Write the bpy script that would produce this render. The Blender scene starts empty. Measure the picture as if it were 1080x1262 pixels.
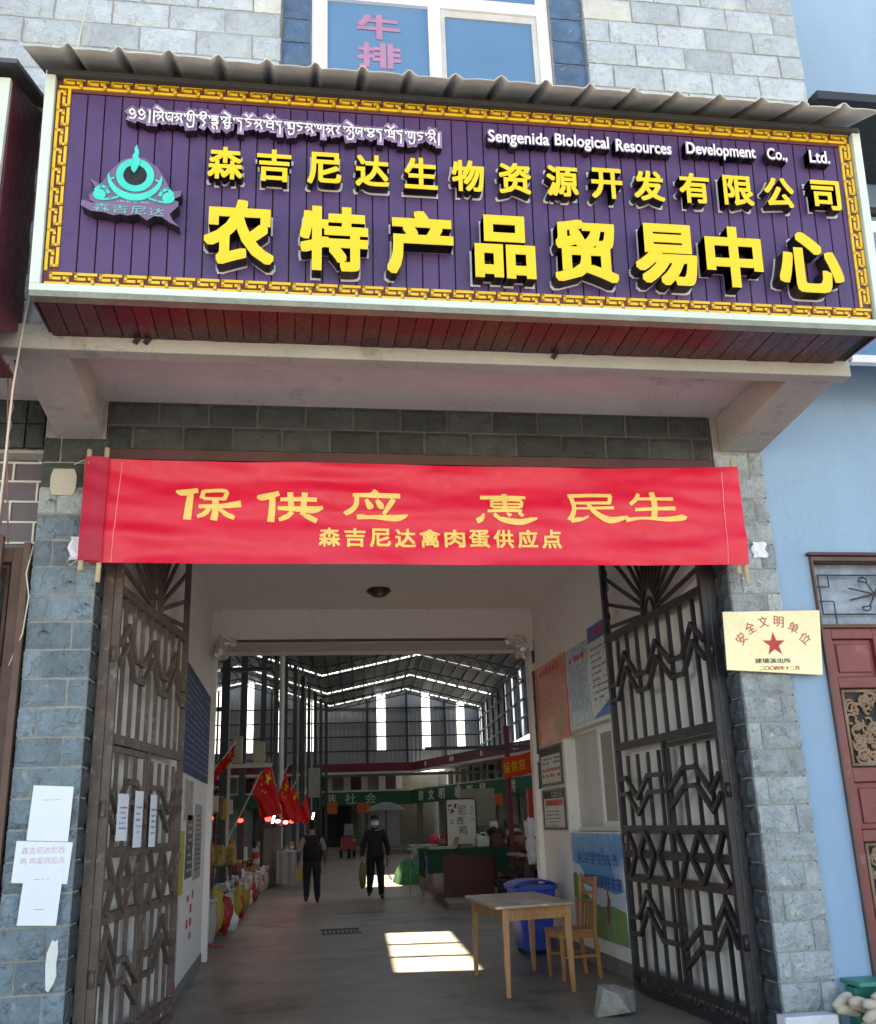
import bpy, bmesh, math, random
from mathutils import Vector, Matrix, noise
C = bpy.context.scene.collection
scn = bpy.context.scene
rnd = random.Random(7)
# ------------------------------------------------------------------ camera, sky, sun, exposure
cam = bpy.data.cameras.new('camera'); camo = bpy.data.objects.new('camera', cam); C.objects.link(camo)
R = [(0.98934760, -0.14176596, -0.03307179), (-0.01176758, -0.30432521, 0.95249551), (0.14509602, 0.94195997, 0.30275166)]
rt, up, fw = [Vector(v) for v in R]
camo.matrix_world = Matrix(((rt.x, up.x, -fw.x, 1.31), (rt.y, up.y, -fw.y, -6.6), (rt.z, up.z, -fw.z, 1.45), (0, 0, 0, 1)))
cam.sensor_fit = 'HORIZONTAL'; cam.sensor_width = 36; cam.lens = 36 * 1202.25 / 1080
cam.clip_start = 0.05; cam.clip_end = 2000
scn.camera = camo
SUN_EL, SUN_AZ = math.radians(50), math.radians(3)      # sun stands behind the building
w = bpy.data.worlds.new('World'); scn.world = w; w.use_nodes = True
nt = w.node_tree; nt.nodes.clear()
sky = nt.nodes.new('ShaderNodeTexSky'); sky.sky_type = 'NISHITA'; sky.sun_disc = False
sky.sun_elevation = SUN_EL; sky.sun_rotation = SUN_AZ; sky.altitude = 3200; sky.air_density = 1.0; sky.dust_density = 1.5
bg = nt.nodes.new('ShaderNodeBackground'); bg.inputs[1].default_value = 0.15
wo = nt.nodes.new('ShaderNodeOutputWorld')
nt.links.new(sky.outputs[0], bg.inputs[0]); nt.links.new(bg.outputs[0], wo.inputs[0])
sl = bpy.data.lights.new('sun', 'SUN'); sl.energy = 4.0; sl.angle = math.radians(0.5); sl.color = (1, .95, .88)
so = bpy.data.objects.new('sun', sl); C.objects.link(so)
sd = Vector((math.sin(SUN_AZ) * math.cos(SUN_EL), math.cos(SUN_AZ) * math.cos(SUN_EL), math.sin(SUN_EL)))
so.rotation_euler = sd.to_track_quat('Z', 'Y').to_euler()
scn.view_settings.view_transform = 'Standard'; scn.view_settings.look = 'None'
scn.view_settings.exposure = 2.13; scn.view_settings.gamma = 1
try:
    scn.view_settings.use_white_balance = True
    scn.view_settings.white_balance_temperature = 9000
    scn.view_settings.white_balance_tint = 8
except Exception: pass
scn.cycles.use_denoising = True
try: scn.cycles.denoiser = 'OPENIMAGEDENOISE'
except Exception: pass
scn.cycles.max_bounces = 7; scn.cycles.diffuse_bounces = 5; scn.cycles.transparent_max_bounces = 8
scn.cycles.caustics_reflective = False; scn.cycles.caustics_refractive = False
scn.cycles.sample_clamp_indirect = 6

# ------------------------------------------------------------------ helpers
MATS = {}
def lin(c):
    return tuple(((x / 255) / 12.92 if x / 255 <= .04045 else ((x / 255 + .055) / 1.055) ** 2.4) for x in c)
def mat(name, col, rough=.7, metal=0., var=.18, scale=3., bump=0., bscale=30., rand=0., stain=None, srgb=False, trans=0., emit=None, dist=.01, spec=.5, streak=0., crack=None):
    """procedural material: base colour broken up by noise, optional stains, per-object variation and bump"""
    if srgb: col = lin(col)
    m = bpy.data.materials.new(name); m.use_nodes = True; n = m.node_tree.nodes; l = m.node_tree.links
    b = n['Principled BSDF']; b.inputs['Roughness'].default_value = rough; b.inputs['Metallic'].default_value = metal
    b.inputs['Specular IOR Level'].default_value = spec
    tc = n.new('ShaderNodeTexCoord'); oi = n.new('ShaderNodeObjectInfo')
    off = n.new('ShaderNodeVectorMath'); off.operation = 'MULTIPLY_ADD'; off.inputs[1].default_value = (1, 1, 1 - streak)
    sc_ = n.new('ShaderNodeVectorMath'); sc_.operation = 'SCALE'; sc_.inputs[0].default_value = (37, 17, 53); l.new(oi.outputs['Random'], sc_.inputs['Scale'])
    l.new(tc.outputs['Object'], off.inputs[0]); l.new(sc_.outputs[0], off.inputs[2])
    def noi(s, d=4, r=.6):
        q = n.new('ShaderNodeTexNoise'); q.inputs['Scale'].default_value = s; q.inputs['Detail'].default_value = d; q.inputs['Roughness'].default_value = r
        l.new(off.outputs[0], q.inputs['Vector']); return q
    n1 = noi(scale); n2 = noi(scale * 6.3, 3)
    ad = n.new('ShaderNodeMath'); ad.operation = 'ADD'; l.new(n1.outputs[0], ad.inputs[0])
    n2m = n.new('ShaderNodeMath'); n2m.operation = 'MULTIPLY'; n2m.inputs[1].default_value = .5; l.new(n2.outputs[0], n2m.inputs[0]); l.new(n2m.outputs[0], ad.inputs[1])
    mr = n.new('ShaderNodeMapRange'); mr.inputs[1].default_value = .45; mr.inputs[2].default_value = 1.05
    mr.inputs[3].default_value = 1 - var; mr.inputs[4].default_value = 1 + var; l.new(ad.outputs[0], mr.inputs[0])
    val = mr.outputs[0]
    if rand:
        rr = n.new('ShaderNodeMapRange'); rr.inputs[3].default_value = 1 - rand; rr.inputs[4].default_value = 1 + rand; l.new(oi.outputs['Random'], rr.inputs[0])
        mm = n.new('ShaderNodeMath'); mm.operation = 'MULTIPLY'; l.new(val, mm.inputs[0]); l.new(rr.outputs[0], mm.inputs[1]); val = mm.outputs[0]
    vm = n.new('ShaderNodeVectorMath'); vm.operation = 'SCALE'; vm.inputs[0].default_value = col[:3]; l.new(val, vm.inputs['Scale'])
    out = vm.outputs[0]
    if stain:
        scol, th, ss = stain[:3]
        if srgb: scol = lin(scol)
        ns = noi(ss, 6, .65); cr = n.new('ShaderNodeMapRange'); cr.inputs[1].default_value = th; cr.inputs[2].default_value = th + (stain[3] if len(stain) > 3 else .08); l.new(ns.outputs[0], cr.inputs[0])
        mx = n.new('ShaderNodeMix'); mx.data_type = 'RGBA'; l.new(cr.outputs[0], mx.inputs[0]); l.new(out, mx.inputs[6]); mx.inputs[7].default_value = (*scol[:3], 1)
        out = mx.outputs[2]
    if crack:        # thin dark wandering lines: (scale, width, strength)
        for cs_, fac in ((crack[0], 1.), (crack[0] * 2.7, .6)):
            nc = noi(cs_, 3, .55); sb = n.new('ShaderNodeMath'); sb.operation = 'SUBTRACT'; sb.inputs[1].default_value = .5; l.new(nc.outputs[0], sb.inputs[0])
            ab_ = n.new('ShaderNodeMath'); ab_.operation = 'ABSOLUTE'; l.new(sb.outputs[0], ab_.inputs[0])
            cr2 = n.new('ShaderNodeMapRange'); cr2.inputs[1].default_value = 0; cr2.inputs[2].default_value = crack[1]; cr2.inputs[3].default_value = 1 - crack[2] * fac; cr2.inputs[4].default_value = 1; l.new(ab_.outputs[0], cr2.inputs[0])
            vs_ = n.new('ShaderNodeVectorMath'); vs_.operation = 'SCALE'; l.new(out, vs_.inputs[0]); l.new(cr2.outputs[0], vs_.inputs['Scale']); out = vs_.outputs[0]
    l.new(out, b.inputs['Base Color'])
    rg = n.new('ShaderNodeMapRange'); rg.inputs[1].default_value = .3; rg.inputs[2].default_value = .7; rg.inputs[3].default_value = max(.03, rough - .1); rg.inputs[4].default_value = min(1, rough + .1)
    l.new(n2.outputs[0], rg.inputs[0]); l.new(rg.outputs[0], b.inputs['Roughness'])
    if bump:
        nb = noi(bscale, 5, .65); bp = n.new('ShaderNodeBump'); bp.inputs['Strength'].default_value = bump; bp.inputs['Distance'].default_value = dist
        l.new(nb.outputs[0], bp.inputs['Height']); l.new(bp.outputs[0], b.inputs['Normal'])
    if emit:
        b.inputs['Emission Color'].default_value = (*emit[0], 1); b.inputs['Emission Strength'].default_value = emit[1]
    if trans:
        t = n.new('ShaderNodeBsdfTranslucent'); l.new(out, t.inputs[0]); mx = n.new('ShaderNodeMixShader'); mx.inputs[0].default_value = trans
        l.new(b.outputs[0], mx.inputs[1]); l.new(t.outputs[0], mx.inputs[2]); l.new(mx.outputs[0], n['Material Output'].inputs[0])
    MATS[name] = m; return m

class MB:
    def __init__(s): s.v = []; s.f = []; s.mi = []; s.cur = 0
    def add(s, vs, fs):
        k = len(s.v); s.v += [Vector(v) for v in vs]; s.f += [tuple(k + i for i in f) for f in fs]; s.mi += [s.cur] * len(fs); return s
    def box(s, x0, x1, y0, y1, z0, z1):
        return s.add([(x0,y0,z0),(x1,y0,z0),(x1,y1,z0),(x0,y1,z0),(x0,y0,z1),(x1,y0,z1),(x1,y1,z1),(x0,y1,z1)],
                     [(0,3,2,1),(4,5,6,7),(0,1,5,4),(1,2,6,5),(2,3,7,6),(3,0,4,7)])
    def hexa(s, p):   # eight corners: bottom four, top four
        return s.add(p, [(0,3,2,1),(4,5,6,7),(0,1,5,4),(1,2,6,5),(2,3,7,6),(3,0,4,7)])
    def bar(s, a, b, w, h=None, nrm=(0, 1, 0)):
        a, b = Vector(a), Vector(b); h = h or w; d = (b - a).normalized(); nn = Vector(nrm)
        if abs(d.dot(nn)) > .98: nn = Vector((1, 0, 0))
        sd_ = d.cross(nn).normalized(); nn = sd_.cross(d).normalized(); sd_ *= w / 2; nn *= h / 2
        return s.add([a-sd_-nn, a+sd_-nn, a+sd_+nn, a-sd_+nn, b-sd_-nn, b+sd_-nn, b+sd_+nn, b-sd_+nn],
                     [(0,3,2,1),(4,5,6,7),(0,1,5,4),(1,2,6,5),(2,3,7,6),(3,0,4,7)])
    def tube(s, pts, r, n=8, r2=None, cap=True):
        pts = [Vector(p) for p in pts]; k = len(s.v); N = len(pts); prev = None
        for i, p in enumerate(pts):
            d = (pts[min(i + 1, N - 1)] - pts[max(i - 1, 0)]).normalized()
            if prev is None: u = d.orthogonal().normalized()
            else: u = (prev - d * prev.dot(d)).normalized()
            prev = u; v = d.cross(u)
            rr = r if r2 is None else r + (r2 - r) * i / max(1, N - 1)
            if callable(r): rr = r(i / (N - 1))
            for j in range(n):
                a = 2 * math.pi * j / n; s.v.append(p + u * math.cos(a) * rr + v * math.sin(a) * rr)
        for i in range(N - 1):
            for j in range(n):
                a, b = k + i * n + j, k + i * n + (j + 1) % n; s.f.append((a, b, b + n, a + n)); s.mi.append(s.cur)
        if cap: s.f += [tuple(range(k + n - 1, k - 1, -1)), tuple(range(k + (N - 1) * n, k + N * n))]; s.mi += [s.cur] * 2
        return s
    def prism(s, poly, o, r, u, n, d):   # poly in (r,u) plane, extruded d along n
        o, r, u, n = Vector(o), Vector(r), Vector(u), Vector(n); k = len(poly)
        a = [o + r * x + u * y for x, y in poly]; b = [p + n * d for p in a]
        return s.add(a + b, [tuple(range(k - 1, -1, -1)), tuple(range(k, 2 * k))] + [(i, (i + 1) % k, k + (i + 1) % k, k + i) for i in range(k)])
    def grid(s, fn, nu, nv):
        k = len(s.v)
        for j in range(nv + 1):
            for i in range(nu + 1): s.v.append(Vector(fn(i / nu, j / nv)))
        for j in range(nv):
            for i in range(nu):
                a = k + j * (nu + 1) + i; s.f.append((a, a + 1, a + nu + 2, a + nu + 1)); s.mi.append(s.cur)
        return s
    def blob(s, c, rx, ry, rz, n=10, m=7, jit=0., seed=0):
        k = len(s.v); c = Vector(c)
        for j in range(m + 1):
            t = math.pi * j / m
            for i in range(n):
                p = 2 * math.pi * i / n; d = Vector((math.sin(t) * math.cos(p), math.sin(t) * math.sin(p), math.cos(t)))
                q = 1 + jit * noise.noise(d * 1.7 + Vector((seed * 3.1, seed, 0)))
                s.v.append(c + Vector((d.x * rx, d.y * ry, d.z * rz)) * q)
        for j in range(m):
            for i in range(n): a, b = k + j * n + i, k + j * n + (i + 1) % n; s.f.append((a, a + n, b + n, b)); s.mi.append(s.cur)
        return s
    def xf(s, M): s.v = [M @ v for v in s.v]; return s
    def mesh(s, name, center=True):
        me = bpy.data.meshes.new(name)
        c = Vector((0, 0, 0))
        if center and s.v:
            lo = Vector([min(v[i] for v in s.v) for i in range(3)]); hi = Vector([max(v[i] for v in s.v) for i in range(3)]); c = (lo + hi) / 2
        me.from_pydata([tuple(v - c) for v in s.v], [], s.f); me.polygons.foreach_set('material_index', s.mi); me.update(); return me, c
WL = {}
def link(name, me, loc, parent=None, label=None, cat=None, group=None, kind=None):
    o = bpy.data.objects.new(name, me); C.objects.link(o); loc = Vector(loc); WL[o.name] = loc
    if parent is not None: o.parent = parent; o.location = loc - WL[parent.name]
    else: o.location = loc
    if label: o['label'] = label
    if cat: o['category'] = cat
    if group: o['group'] = group
    if kind: o['kind'] = kind
    return o
def thing(name, loc, label, cat, group=None): return link(name, None, loc, None, label, cat, group)
def part(name, mb, m, parent=None, smooth=False, bevel=0., **k):
    if name in ('print', 'wall_lettering', 'logo_lettering'): k.setdefault('kind', 'stuff')
    me, c = mb.mesh(name)
    for x in (m if isinstance(m, (list, tuple)) else [m]): me.materials.append(x)
    if smooth:
        for p in me.polygons: p.use_smooth = True
    o = link(name, me, c, parent, **k)
    if bevel:
        bv = o.modifiers.new('bevel', 'BEVEL'); bv.width = bevel; bv.segments = 2; bv.limit_method = 'ANGLE'
    return o
def struct(name, mb, m, smooth=False): return part(name, mb, m, None, smooth, kind='structure')
def inst(name, me, loc, parent): return link(name, me, loc, parent)

# text -> list of (verts, faces) fitted to a box, in plane basis
XF = (Vector((1,0,0)), Vector((0,0,1)), Vector((0,-1,0)))       # facing the street
XR = (Vector((0,-1,0)), Vector((0,0,1)), Vector((-1,0,0)))      # right passage wall
XL = (Vector((0,1,0)), Vector((0,0,1)), Vector((1,0,0)))        # left passage wall
def text_raw(s, ext, res=3):
    c = bpy.data.curves.new('t', 'FONT'); c.body = s; c.size = 1; c.align_x = 'CENTER'; c.extrude = ext; c.resolution_u = res
    o = bpy.data.objects.new('t', c); C.objects.link(o)
    dg = bpy.context.evaluated_depsgraph_get(); dg.update()
    me = bpy.data.meshes.new_from_object(o.evaluated_get(dg)); bpy.data.objects.remove(o); bpy.data.curves.remove(c)
    r = ([tuple(v.co) for v in me.vertices], [(tuple(p.vertices), p.normal.z > .5) for p in me.polygons]); bpy.data.meshes.remove(me); return r
RAW = {}
def square_ring(n):
    t = [-1 + 2 * i / n for i in range(n)]
    return [(a, -1) for a in t] + [(1, a) for a in t] + [(-a, 1) for a in t] + [(-1, -a) for a in t]
def text_into(mb, s, center, w, h, basis, depth=.004, off=0., face=0, side=None, fit=None, lift=0., fn=None, res=3):
    """adds a string fitted to w x h centred at `center`; `off` makes the strokes bolder (in em) by shifted copies"""
    if (s, res) not in RAW: RAW[(s, res)] = text_raw(s, .5, res)
    V, F = RAW[(s, res)]
    if not V: return None
    xs = [v[0] for v in V]; ys = [v[1] for v in V]
    fw_, fh_ = max(xs) - min(xs) + 2 * off, max(ys) - min(ys) + 2 * off; fx, fy = (max(xs) + min(xs)) / 2, (max(ys) + min(ys)) / 2
    sx = (w / fw_) if w else (h / fh_); sy = (h / fh_) if h else sx
    r, u, n = basis; ctr = Vector(center)
    sh = [(0, 0)] if off <= 0 else [(off * a, off * b) for a, b in square_ring(6 if depth > .05 else 2)] if off > .015 else [(off, 0), (-off, 0), (0, off), (0, -off)]
    for q, (ox, oy) in enumerate(sh):
        k = len(mb.v)
        for v in V:
            p = ctr + r * ((v[0] + ox - fx) * sx) + u * ((v[1] + oy - fy) * sy) + n * ((v[2] + .5) * depth + lift + (q * .00006 if v[2] > 0 else 0))
            mb.v.append(fn(p) if fn else p)
        for f, top in F: mb.f.append(tuple(k + i for i in f)); mb.mi.append(face if (side is None or top) else side)
    return (fw_, fh_, fx, fy)
def text_part(name, s, center, w, h, basis, m, parent, **k):
    mb = MB(); text_into(mb, s, center, w, h, basis, **k)
    return part(name, mb, m, parent)
def print_lines(mb, c, w, h, basis, rows, seed=0, cw=.012, fill=.6):
    """rows of small marks, like print too small to read"""
    q = random.Random(seed); r, u, n = basis; c = Vector(c); rh = h / rows
    for i in range(rows):
        x = -w / 2; end = w / 2 * (1 if q.random() < .7 else q.uniform(.1, .9))
        while x < end:
            a = cw * q.uniform(.6, 1.3); hh = rh * fill * q.uniform(.6, 1)
            if q.random() < .86:
                o = c + r * x + u * (h / 2 - rh * (i + .8))
                mb.add([o, o + r * a, o + r * a + u * hh, o + u * hh], [(0, 1, 2, 3)])
            x += a * 1.35
    return mb
def panel(c, w, h, t, basis):
    r, u, n = basis; c = Vector(c)
    p = [c - r*w/2 - u*h/2, c + r*w/2 - u*h/2, c + r*w/2 + u*h/2, c - r*w/2 + u*h/2]
    return MB().hexa([p[0], p[1], p[1] + n*t, p[0] + n*t, p[3], p[2], p[2] + n*t, p[3] + n*t])

# ------------------------------------------------------------------ materials
m_mortar = mat('mortar', (.31, .29, .265), .95, bump=.5, bscale=60, var=.25)
m_stone_pale = mat('pale_cleft_stone', (.43, .48, .53), .8, var=.2, scale=5, bump=1., bscale=16, rand=.14, stain=((.56, .56, .55), .60, 6, .1), dist=.03, crack=(5, .012, .25))
m_stone_cream = mat('cream_cleft_stone', (.54, .54, .52), .8, var=.16, scale=5, bump=.8, bscale=22, rand=.06, dist=.012)
m_stone_grey = mat('grey_cleft_stone', (.34, .37, .385), .75, var=.3, scale=7, bump=1., bscale=18, rand=.16, stain=((.50, .50, .48), .6, 8, .08), dist=.03, crack=(6, .012, .45))
m_stone_blue = mat('blue_grey_stone', (.17, .22, .255), .7, var=.3, scale=6, bump=1., bscale=16, rand=.2, stain=((.34, .35, .32), .60, 7, .1), dist=.03, crack=(5, .012, .5))
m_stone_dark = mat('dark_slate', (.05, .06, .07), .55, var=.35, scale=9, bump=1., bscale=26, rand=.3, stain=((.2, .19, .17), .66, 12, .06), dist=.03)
m_stone_lintel = mat('shaded_lintel_stone', (.05, .056, .052), .8, var=.3, scale=7, bump=.9, bscale=28, rand=.35, dist=.02, crack=(6, .012, .4))  # near-black tone: shade under the canopy is put into the stone colour
m_stone_navy = mat('blue_painted_stone', (.065, .125, .225), .65, var=.35, scale=7, bump=1., bscale=20, rand=.12, stain=((.30, .36, .42), .63, 12, .08), dist=.015)
m_concrete = mat('painted_concrete', (.40, .37, .335), .85, var=.12, scale=2.5, bump=.25, bscale=50, stain=((.25, .23, .20), .58, 3.2, .12), crack=(2, .003, .4))
m_soffit = mat('soffit_plaster', (.62, .53, .51), .9, var=.1, scale=2, bump=.2, bscale=40, stain=((.42, .35, .33), .6, 2.2, .12), crack=(1.8, .003, .3))
m_plaster = mat('passage_plaster', (.82, .77, .75), .9, var=.05, scale=1.4, bump=.12, bscale=50, stain=((.62, .56, .52), .64, 2.2, .12), crack=(1.6, .0025, .25))
m_plinth = mat('plinth_grey', (.20, .19, .185), .85, var=.2, scale=5, bump=.3)
m_blue_wall = mat('blue_wall_paint', (.255, .385, .535), .8, var=.09, scale=1.6, bump=.25, bscale=90, stain=((.34, .46, .58), .64, 4, .1), streak=.75, crack=(2.2, .004, .09))
m_purple = mat('purple_board', (.078, .036, .125), .36, var=.1, scale=2, bump=.03, bscale=60, rand=.06)
m_black = mat('black_gap', (.012, .011, .014), .7)
m_yellow = mat('yellow_letter_face', (.86, .56, .02), .42, var=.03)
m_gold = mat('gold_border', (.78, .47, .03), .45, var=.08, scale=8)
m_border_bg = mat('border_ground', (.12, .03, .05), .6)
m_side = mat('letter_side_black', (.018, .012, .014), .5)
m_rim = mat('letter_rim_silver', (.55, .52, .55), .4)
m_halo = mat('letter_halo', (.30, .20, .36), .45)
m_teal = mat('logo_teal', (.0, .60, .50), .45)
m_teal_pale = mat('logo_teal_muted', (.15, .42, .42), .5)
m_white = mat('white_letter', (.85, .83, .88), .5, var=.03)
m_frame = mat('pale_metal_trim', (.60, .68, .62), .4, var=.08, scale=3)
m_maroon = mat('maroon_slat', (.075, .007, .014), .33, var=.2, scale=4, rand=.25)
m_roof = mat('corrugated_roof', (.58, .55, .50), .65, var=.2, scale=5, bump=.1, stain=((.28, .26, .23), .62, 7, .12))
m_sign_side = mat('dark_red_panel', (.10, .015, .03), .45, var=.15)
m_winframe = mat('white_window_frame', (.80, .78, .83), .4, var=.04)
m_winblue = mat('sky_tinted_glass', (.10, .22, .38), .08, var=.08, scale=1)  # blue of the reflected sky is put into the base colour
m_pink = mat('pink_vinyl', (.42, .19, .32), .5)
m_banner = mat('red_banner_cloth', (.86, .010, .048), .42, var=.08, scale=2, trans=.12, streak=-.5)
m_bgold = mat('banner_gold_print', (.90, .60, .16), .55, var=.12, scale=9)
m_bamboo = mat('bamboo_pole', (.62, .48, .30), .6, var=.15, scale=9)
m_iron = mat('dark_gate_iron', (.020, .016, .018), .36, var=.5, scale=9, bump=.3, bscale=60, stain=((.12, .10, .09), .64, 18, .05))
m_iron_dust = mat('dusty_gate_iron', (.11, .075, .06), .6, var=.5, scale=6, bump=.3, bscale=60, stain=((.24, .20, .17), .57, 11, .12))
m_plaque = mat('brass_plaque', (.70, .57, .33), .3, metal=.35, var=.12, scale=4, bump=.04, bscale=6, stain=((.78, .69, .48), .5, 1.6, .5))
m_plaque_red = mat('plaque_red', (.50, .03, .03), .5)
m_dkprint = mat('dark_print', (.06, .05, .06), .7)
m_redprint = mat('red_print', (.62, .05, .06), .7)
m_blueprint = mat('blue_print', (.20, .30, .50), .7)
m_paper = mat('white_paper', (.80, .81, .88), .8, var=.03, bump=.05, bscale=8)
m_wood = mat('pine_wood', (.43, .195, .075), .45, var=.35, scale=5, streak=.7, crack=(14, .02, .25), bump=.12, bscale=40, rand=.08, stain=((.30, .15, .06), .64, 8, .1))
m_wood_top = mat('worn_table_top', (.42, .30, .22), .35, var=.2, scale=6, stain=((.62, .52, .44), .56, 9, .06))
m_chairwood = mat('brown_chair_wood', (.38, .15, .05), .4, var=.3, scale=8, rand=.1)
m_bin = mat('blue_bin_plastic', (.014, .055, .40), .42, var=.25, scale=5, stain=((.10,.14,.36), .6, 7, .12))
m_rock = mat('rock', (.30, .28, .26), .9, var=.3, scale=9, bump=1, bscale=14, dist=.03)
m_floor = mat('worn_concrete_floor', (.225, .195, .16), .45, var=.45, scale=.45, bump=.3, bscale=24, stain=((.06, .05, .04), .55, .8, .14), crack=(.9, .004, .5))
m_street = mat('street_concrete', (.42, .405, .38), .75, var=.2, scale=.9, bump=.2, bscale=40, stain=((.12, .115, .11), .6, 1.4, .15))
m_steel = mat('dark_steel', (.035, .045, .055), .5, var=.2)
m_clad = mat('grey_cladding', (.33, .37, .43), .6, var=.12, scale=1)
m_roofin = mat('hall_roof_sheet', (.20, .215, .235), .6, var=.3, scale=1, rand=.1)
m_skylight = mat('translucent_sheet', (.85, .88, .92), .6, var=.02, trans=.85)
m_band = mat('maroon_band', (.16, .012, .03), .6, var=.1)
m_wht = mat('white_paint', (.66, .64, .62), .8, var=.08)
m_green = mat('green_banner_cloth', (.008, .11, .06), .7, var=.12)
m_dark = mat('dark_interior', (.03, .03, .032), .8, var=.3)
m_shop = mat('shop_wall', (.24, .23, .20), .8, var=.15)
m_flag = mat('flag_red', (.72, .012, .012), .6, var=.08, trans=.35)
m_fyel = mat('flag_yellow', (.9, .68, .03), .6)
m_orange = mat('orange_banner_cloth', (.80, .07, .025), .6, trans=.2)
m_door = mat('maroon_door_paint', (.20, .035, .035), .45, var=.25, scale=4, stain=((.30, .10, .09), .6, 6, .15))
m_carve = mat('carved_bronze_paint', (.27, .16, .10), .6, var=.25, scale=12)
m_doorglass = mat('grey_glass', (.22, .25, .30), .12, var=.5, scale=3)
m_brownwood = mat('aged_brown_wood', (.11, .055, .04), .6, var=.3, scale=6, bump=.2)
m_tealbox = mat('teal_box_plastic', (.015, .22, .17), .4)
m_rope = mat('beige_cloth_rope', (.55, .45, .36), .9, var=.15, scale=9, bump=.5, bscale=40)
m_cable = mat('cream_cable', (.62, .57, .48), .6)
m_rust = mat('rusty_chain', (.22, .11, .08), .8, var=.4, scale=30)
m_silver = mat('crumpled_plastic', (.65, .62, .60), .2, metal=.4, bump=.8, bscale=18)
m_trim = mat('pale_beam', (.46, .43, .40), .8)

# ------------------------------------------------------------------ setting: ground and floors
MB_ = MB()
g = MB(); g.add([(-300,-400,-.004),(300,-400,-.004),(300,500,-.004),(-300,500,-.004)], [(0,1,2,3)]); struct('ground', g, m_street)
g = MB(); g.add([(.0,-.02,0),(4.46,-.02,0),(4.46,6.1,0),(20,6.1,0),(20,50,0),(-8,50,0),(-8,6.1,0),(.0,6.1,0)], [(0,1,2,3,4,5,6,7)]); struct('floor', g, m_floor)

# ------------------------------------------------------------------ market building
B = thing('market_building', (2.2, 3, 0), 'grey stone market gate building with white plastered drive-through passage under the purple signboard', 'building')
def bp(name, mb, m, **k): return part(name, mb, m, B, **k)
# solid cores (stones stand proud of these)
bp('wall', MB().box(-.41,-.006,.008,.42,0,4.9), m_mortar)
bp('wall', MB().box(4.48,4.84,.008,.42,0,4.9), m_mortar)
bp('wall', MB().box(0.002,4.46,.008,.40,4.015,4.9), mat('shaded_mortar', (.12, .115, .105), .95, bump=.5, bscale=60, var=.3))  # darker copy of the mortar, with the canopy's shade put into its colour
bp('passage_wall', MB().box(-.1,.29,2.5,6.1,0.0,4.12).hexa([(-.1,.42,0),(.0,.42,0),(.29,2.499,0),(-.1,2.499,0),(-.1,.42,4.12),(.0,.42,4.12),(.29,2.499,4.12),(-.1,2.499,4.12)]), m_plaster)
bp('plinth', MB().box(.288,.30,2.5,6.08,0,.10), m_plinth)
# right passage wall with the window opening (Y 2.94..4.72, z 1.30..2.38)
rw = MB(); X0, X1 = 4.44, 4.74
rw.box(X0,X1,.42,2.94,0,4.12).box(X0,X1,4.72,6.1,0,4.12).box(X0,X1,2.94,4.72,0,1.30).box(X0,X1,2.94,4.72,2.38,4.12)
bp('passage_wall', rw, m_plaster)
bp('plinth', MB().box(4.425,4.438,.43,6.08,0,.14), m_plinth)
bp('passage_ceiling', MB().box(-.1,4.74,.42,6.1,4.1201,4.3), m_plaster)
bp('passage_beam', MB().box(.29,4.44,.425,.75,3.40,4.119), m_plaster)
bp('header', MB().box(.291,4.439,5.85,6.10,3.56,4.119), m_plaster)
bp('door_jamb', MB().box(.291,.36,5.95,6.101,0,3.559), m_plaster)
bp('door_jamb', MB().box(4.37,4.439,5.95,6.101,0,3.559), m_plaster)
bp('wall', MB().box(-8,-.101,.5,6.1,0,4.25).box(4.741,14,.5,6.1,0,4.25).box(-8,14,.5,6.1,4.301,8.4), m_concrete)
# ceiling lamp
l_ = MB(); l_.tube([(2.31,4.74,4.119),(2.31,4.74,4.09)], .13, 14); l_.tube([(2.31,4.74,4.09),(2.31,4.74,4.06),(2.31,4.74,4.03)], .15, 14, r2=.07)
o = part('ceiling_lamp', l_, mat('brown_lamp', (.06,.03,.02), .4), None, True, label='small dark brown round lamp on the white passage ceiling', cat='lamp')

# stones ----------------------------------------------------------------
SM = {}
def stone_mesh(w, h, m, var=0, depth=.05, amp=.018):
    key = (round(w, 3), round(h, 3), m.name, var)
    if key in SM: return SM[key]
    nu, nv = max(3, round(w / .035)), 5; mb = MB(); sd_ = Vector((var * 7.3, w * 9, h * 5))
    gg = 0.006
    def fn(a, b):
        x = (a - .5) * (w - 2 * gg); z = (b - .5) * (h - 2 * gg)
        e = min(a, 1 - a, b, 1 - b)
        nn_ = noise.noise(Vector((x * 8, z * 10, 0)) + sd_); n2_ = noise.noise(Vector((x * 22, z * 26, 3)) + sd_)
        y = -depth * .5 - (amp * (.62 + 1.0 * nn_ + .55 * n2_) * min(1, e * 7 + .35) if e > .01 else -.004 + .003 * noise.noise(Vector((x * 30, z * 30, 5)) + sd_))
        if e <= .01: x += .006 * noise.noise(Vector((x * 20, z * 20, 9)) + sd_); z += .006 * noise.noise(Vector((x * 20, z * 20, 2)) + sd_)
        return (x, y, z)
    mb.grid(fn, nu, nv)
    # sides back into the wall
    ring = [i for i in range(nu + 1)] + [j * (nu + 1) + nu for j in range(1, nv + 1)] + [nv * (nu + 1) + i for i in range(nu - 1, -1, -1)] + [j * (nu + 1) for j in range(nv - 1, 0, -1)]
    k = len(mb.v)
    for i in ring: v = mb.v[i]; mb.v.append(Vector((v.x, depth * .5, v.z)))
    L = len(ring)
    for i in range(L): mb.f.append((ring[(i + 1) % L], ring[i], k + i, k + (i + 1) % L)); mb.mi.append(0)
    me, c = mb.mesh('stone', False); me.materials.append(m); SM[key] = me; return me
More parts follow.
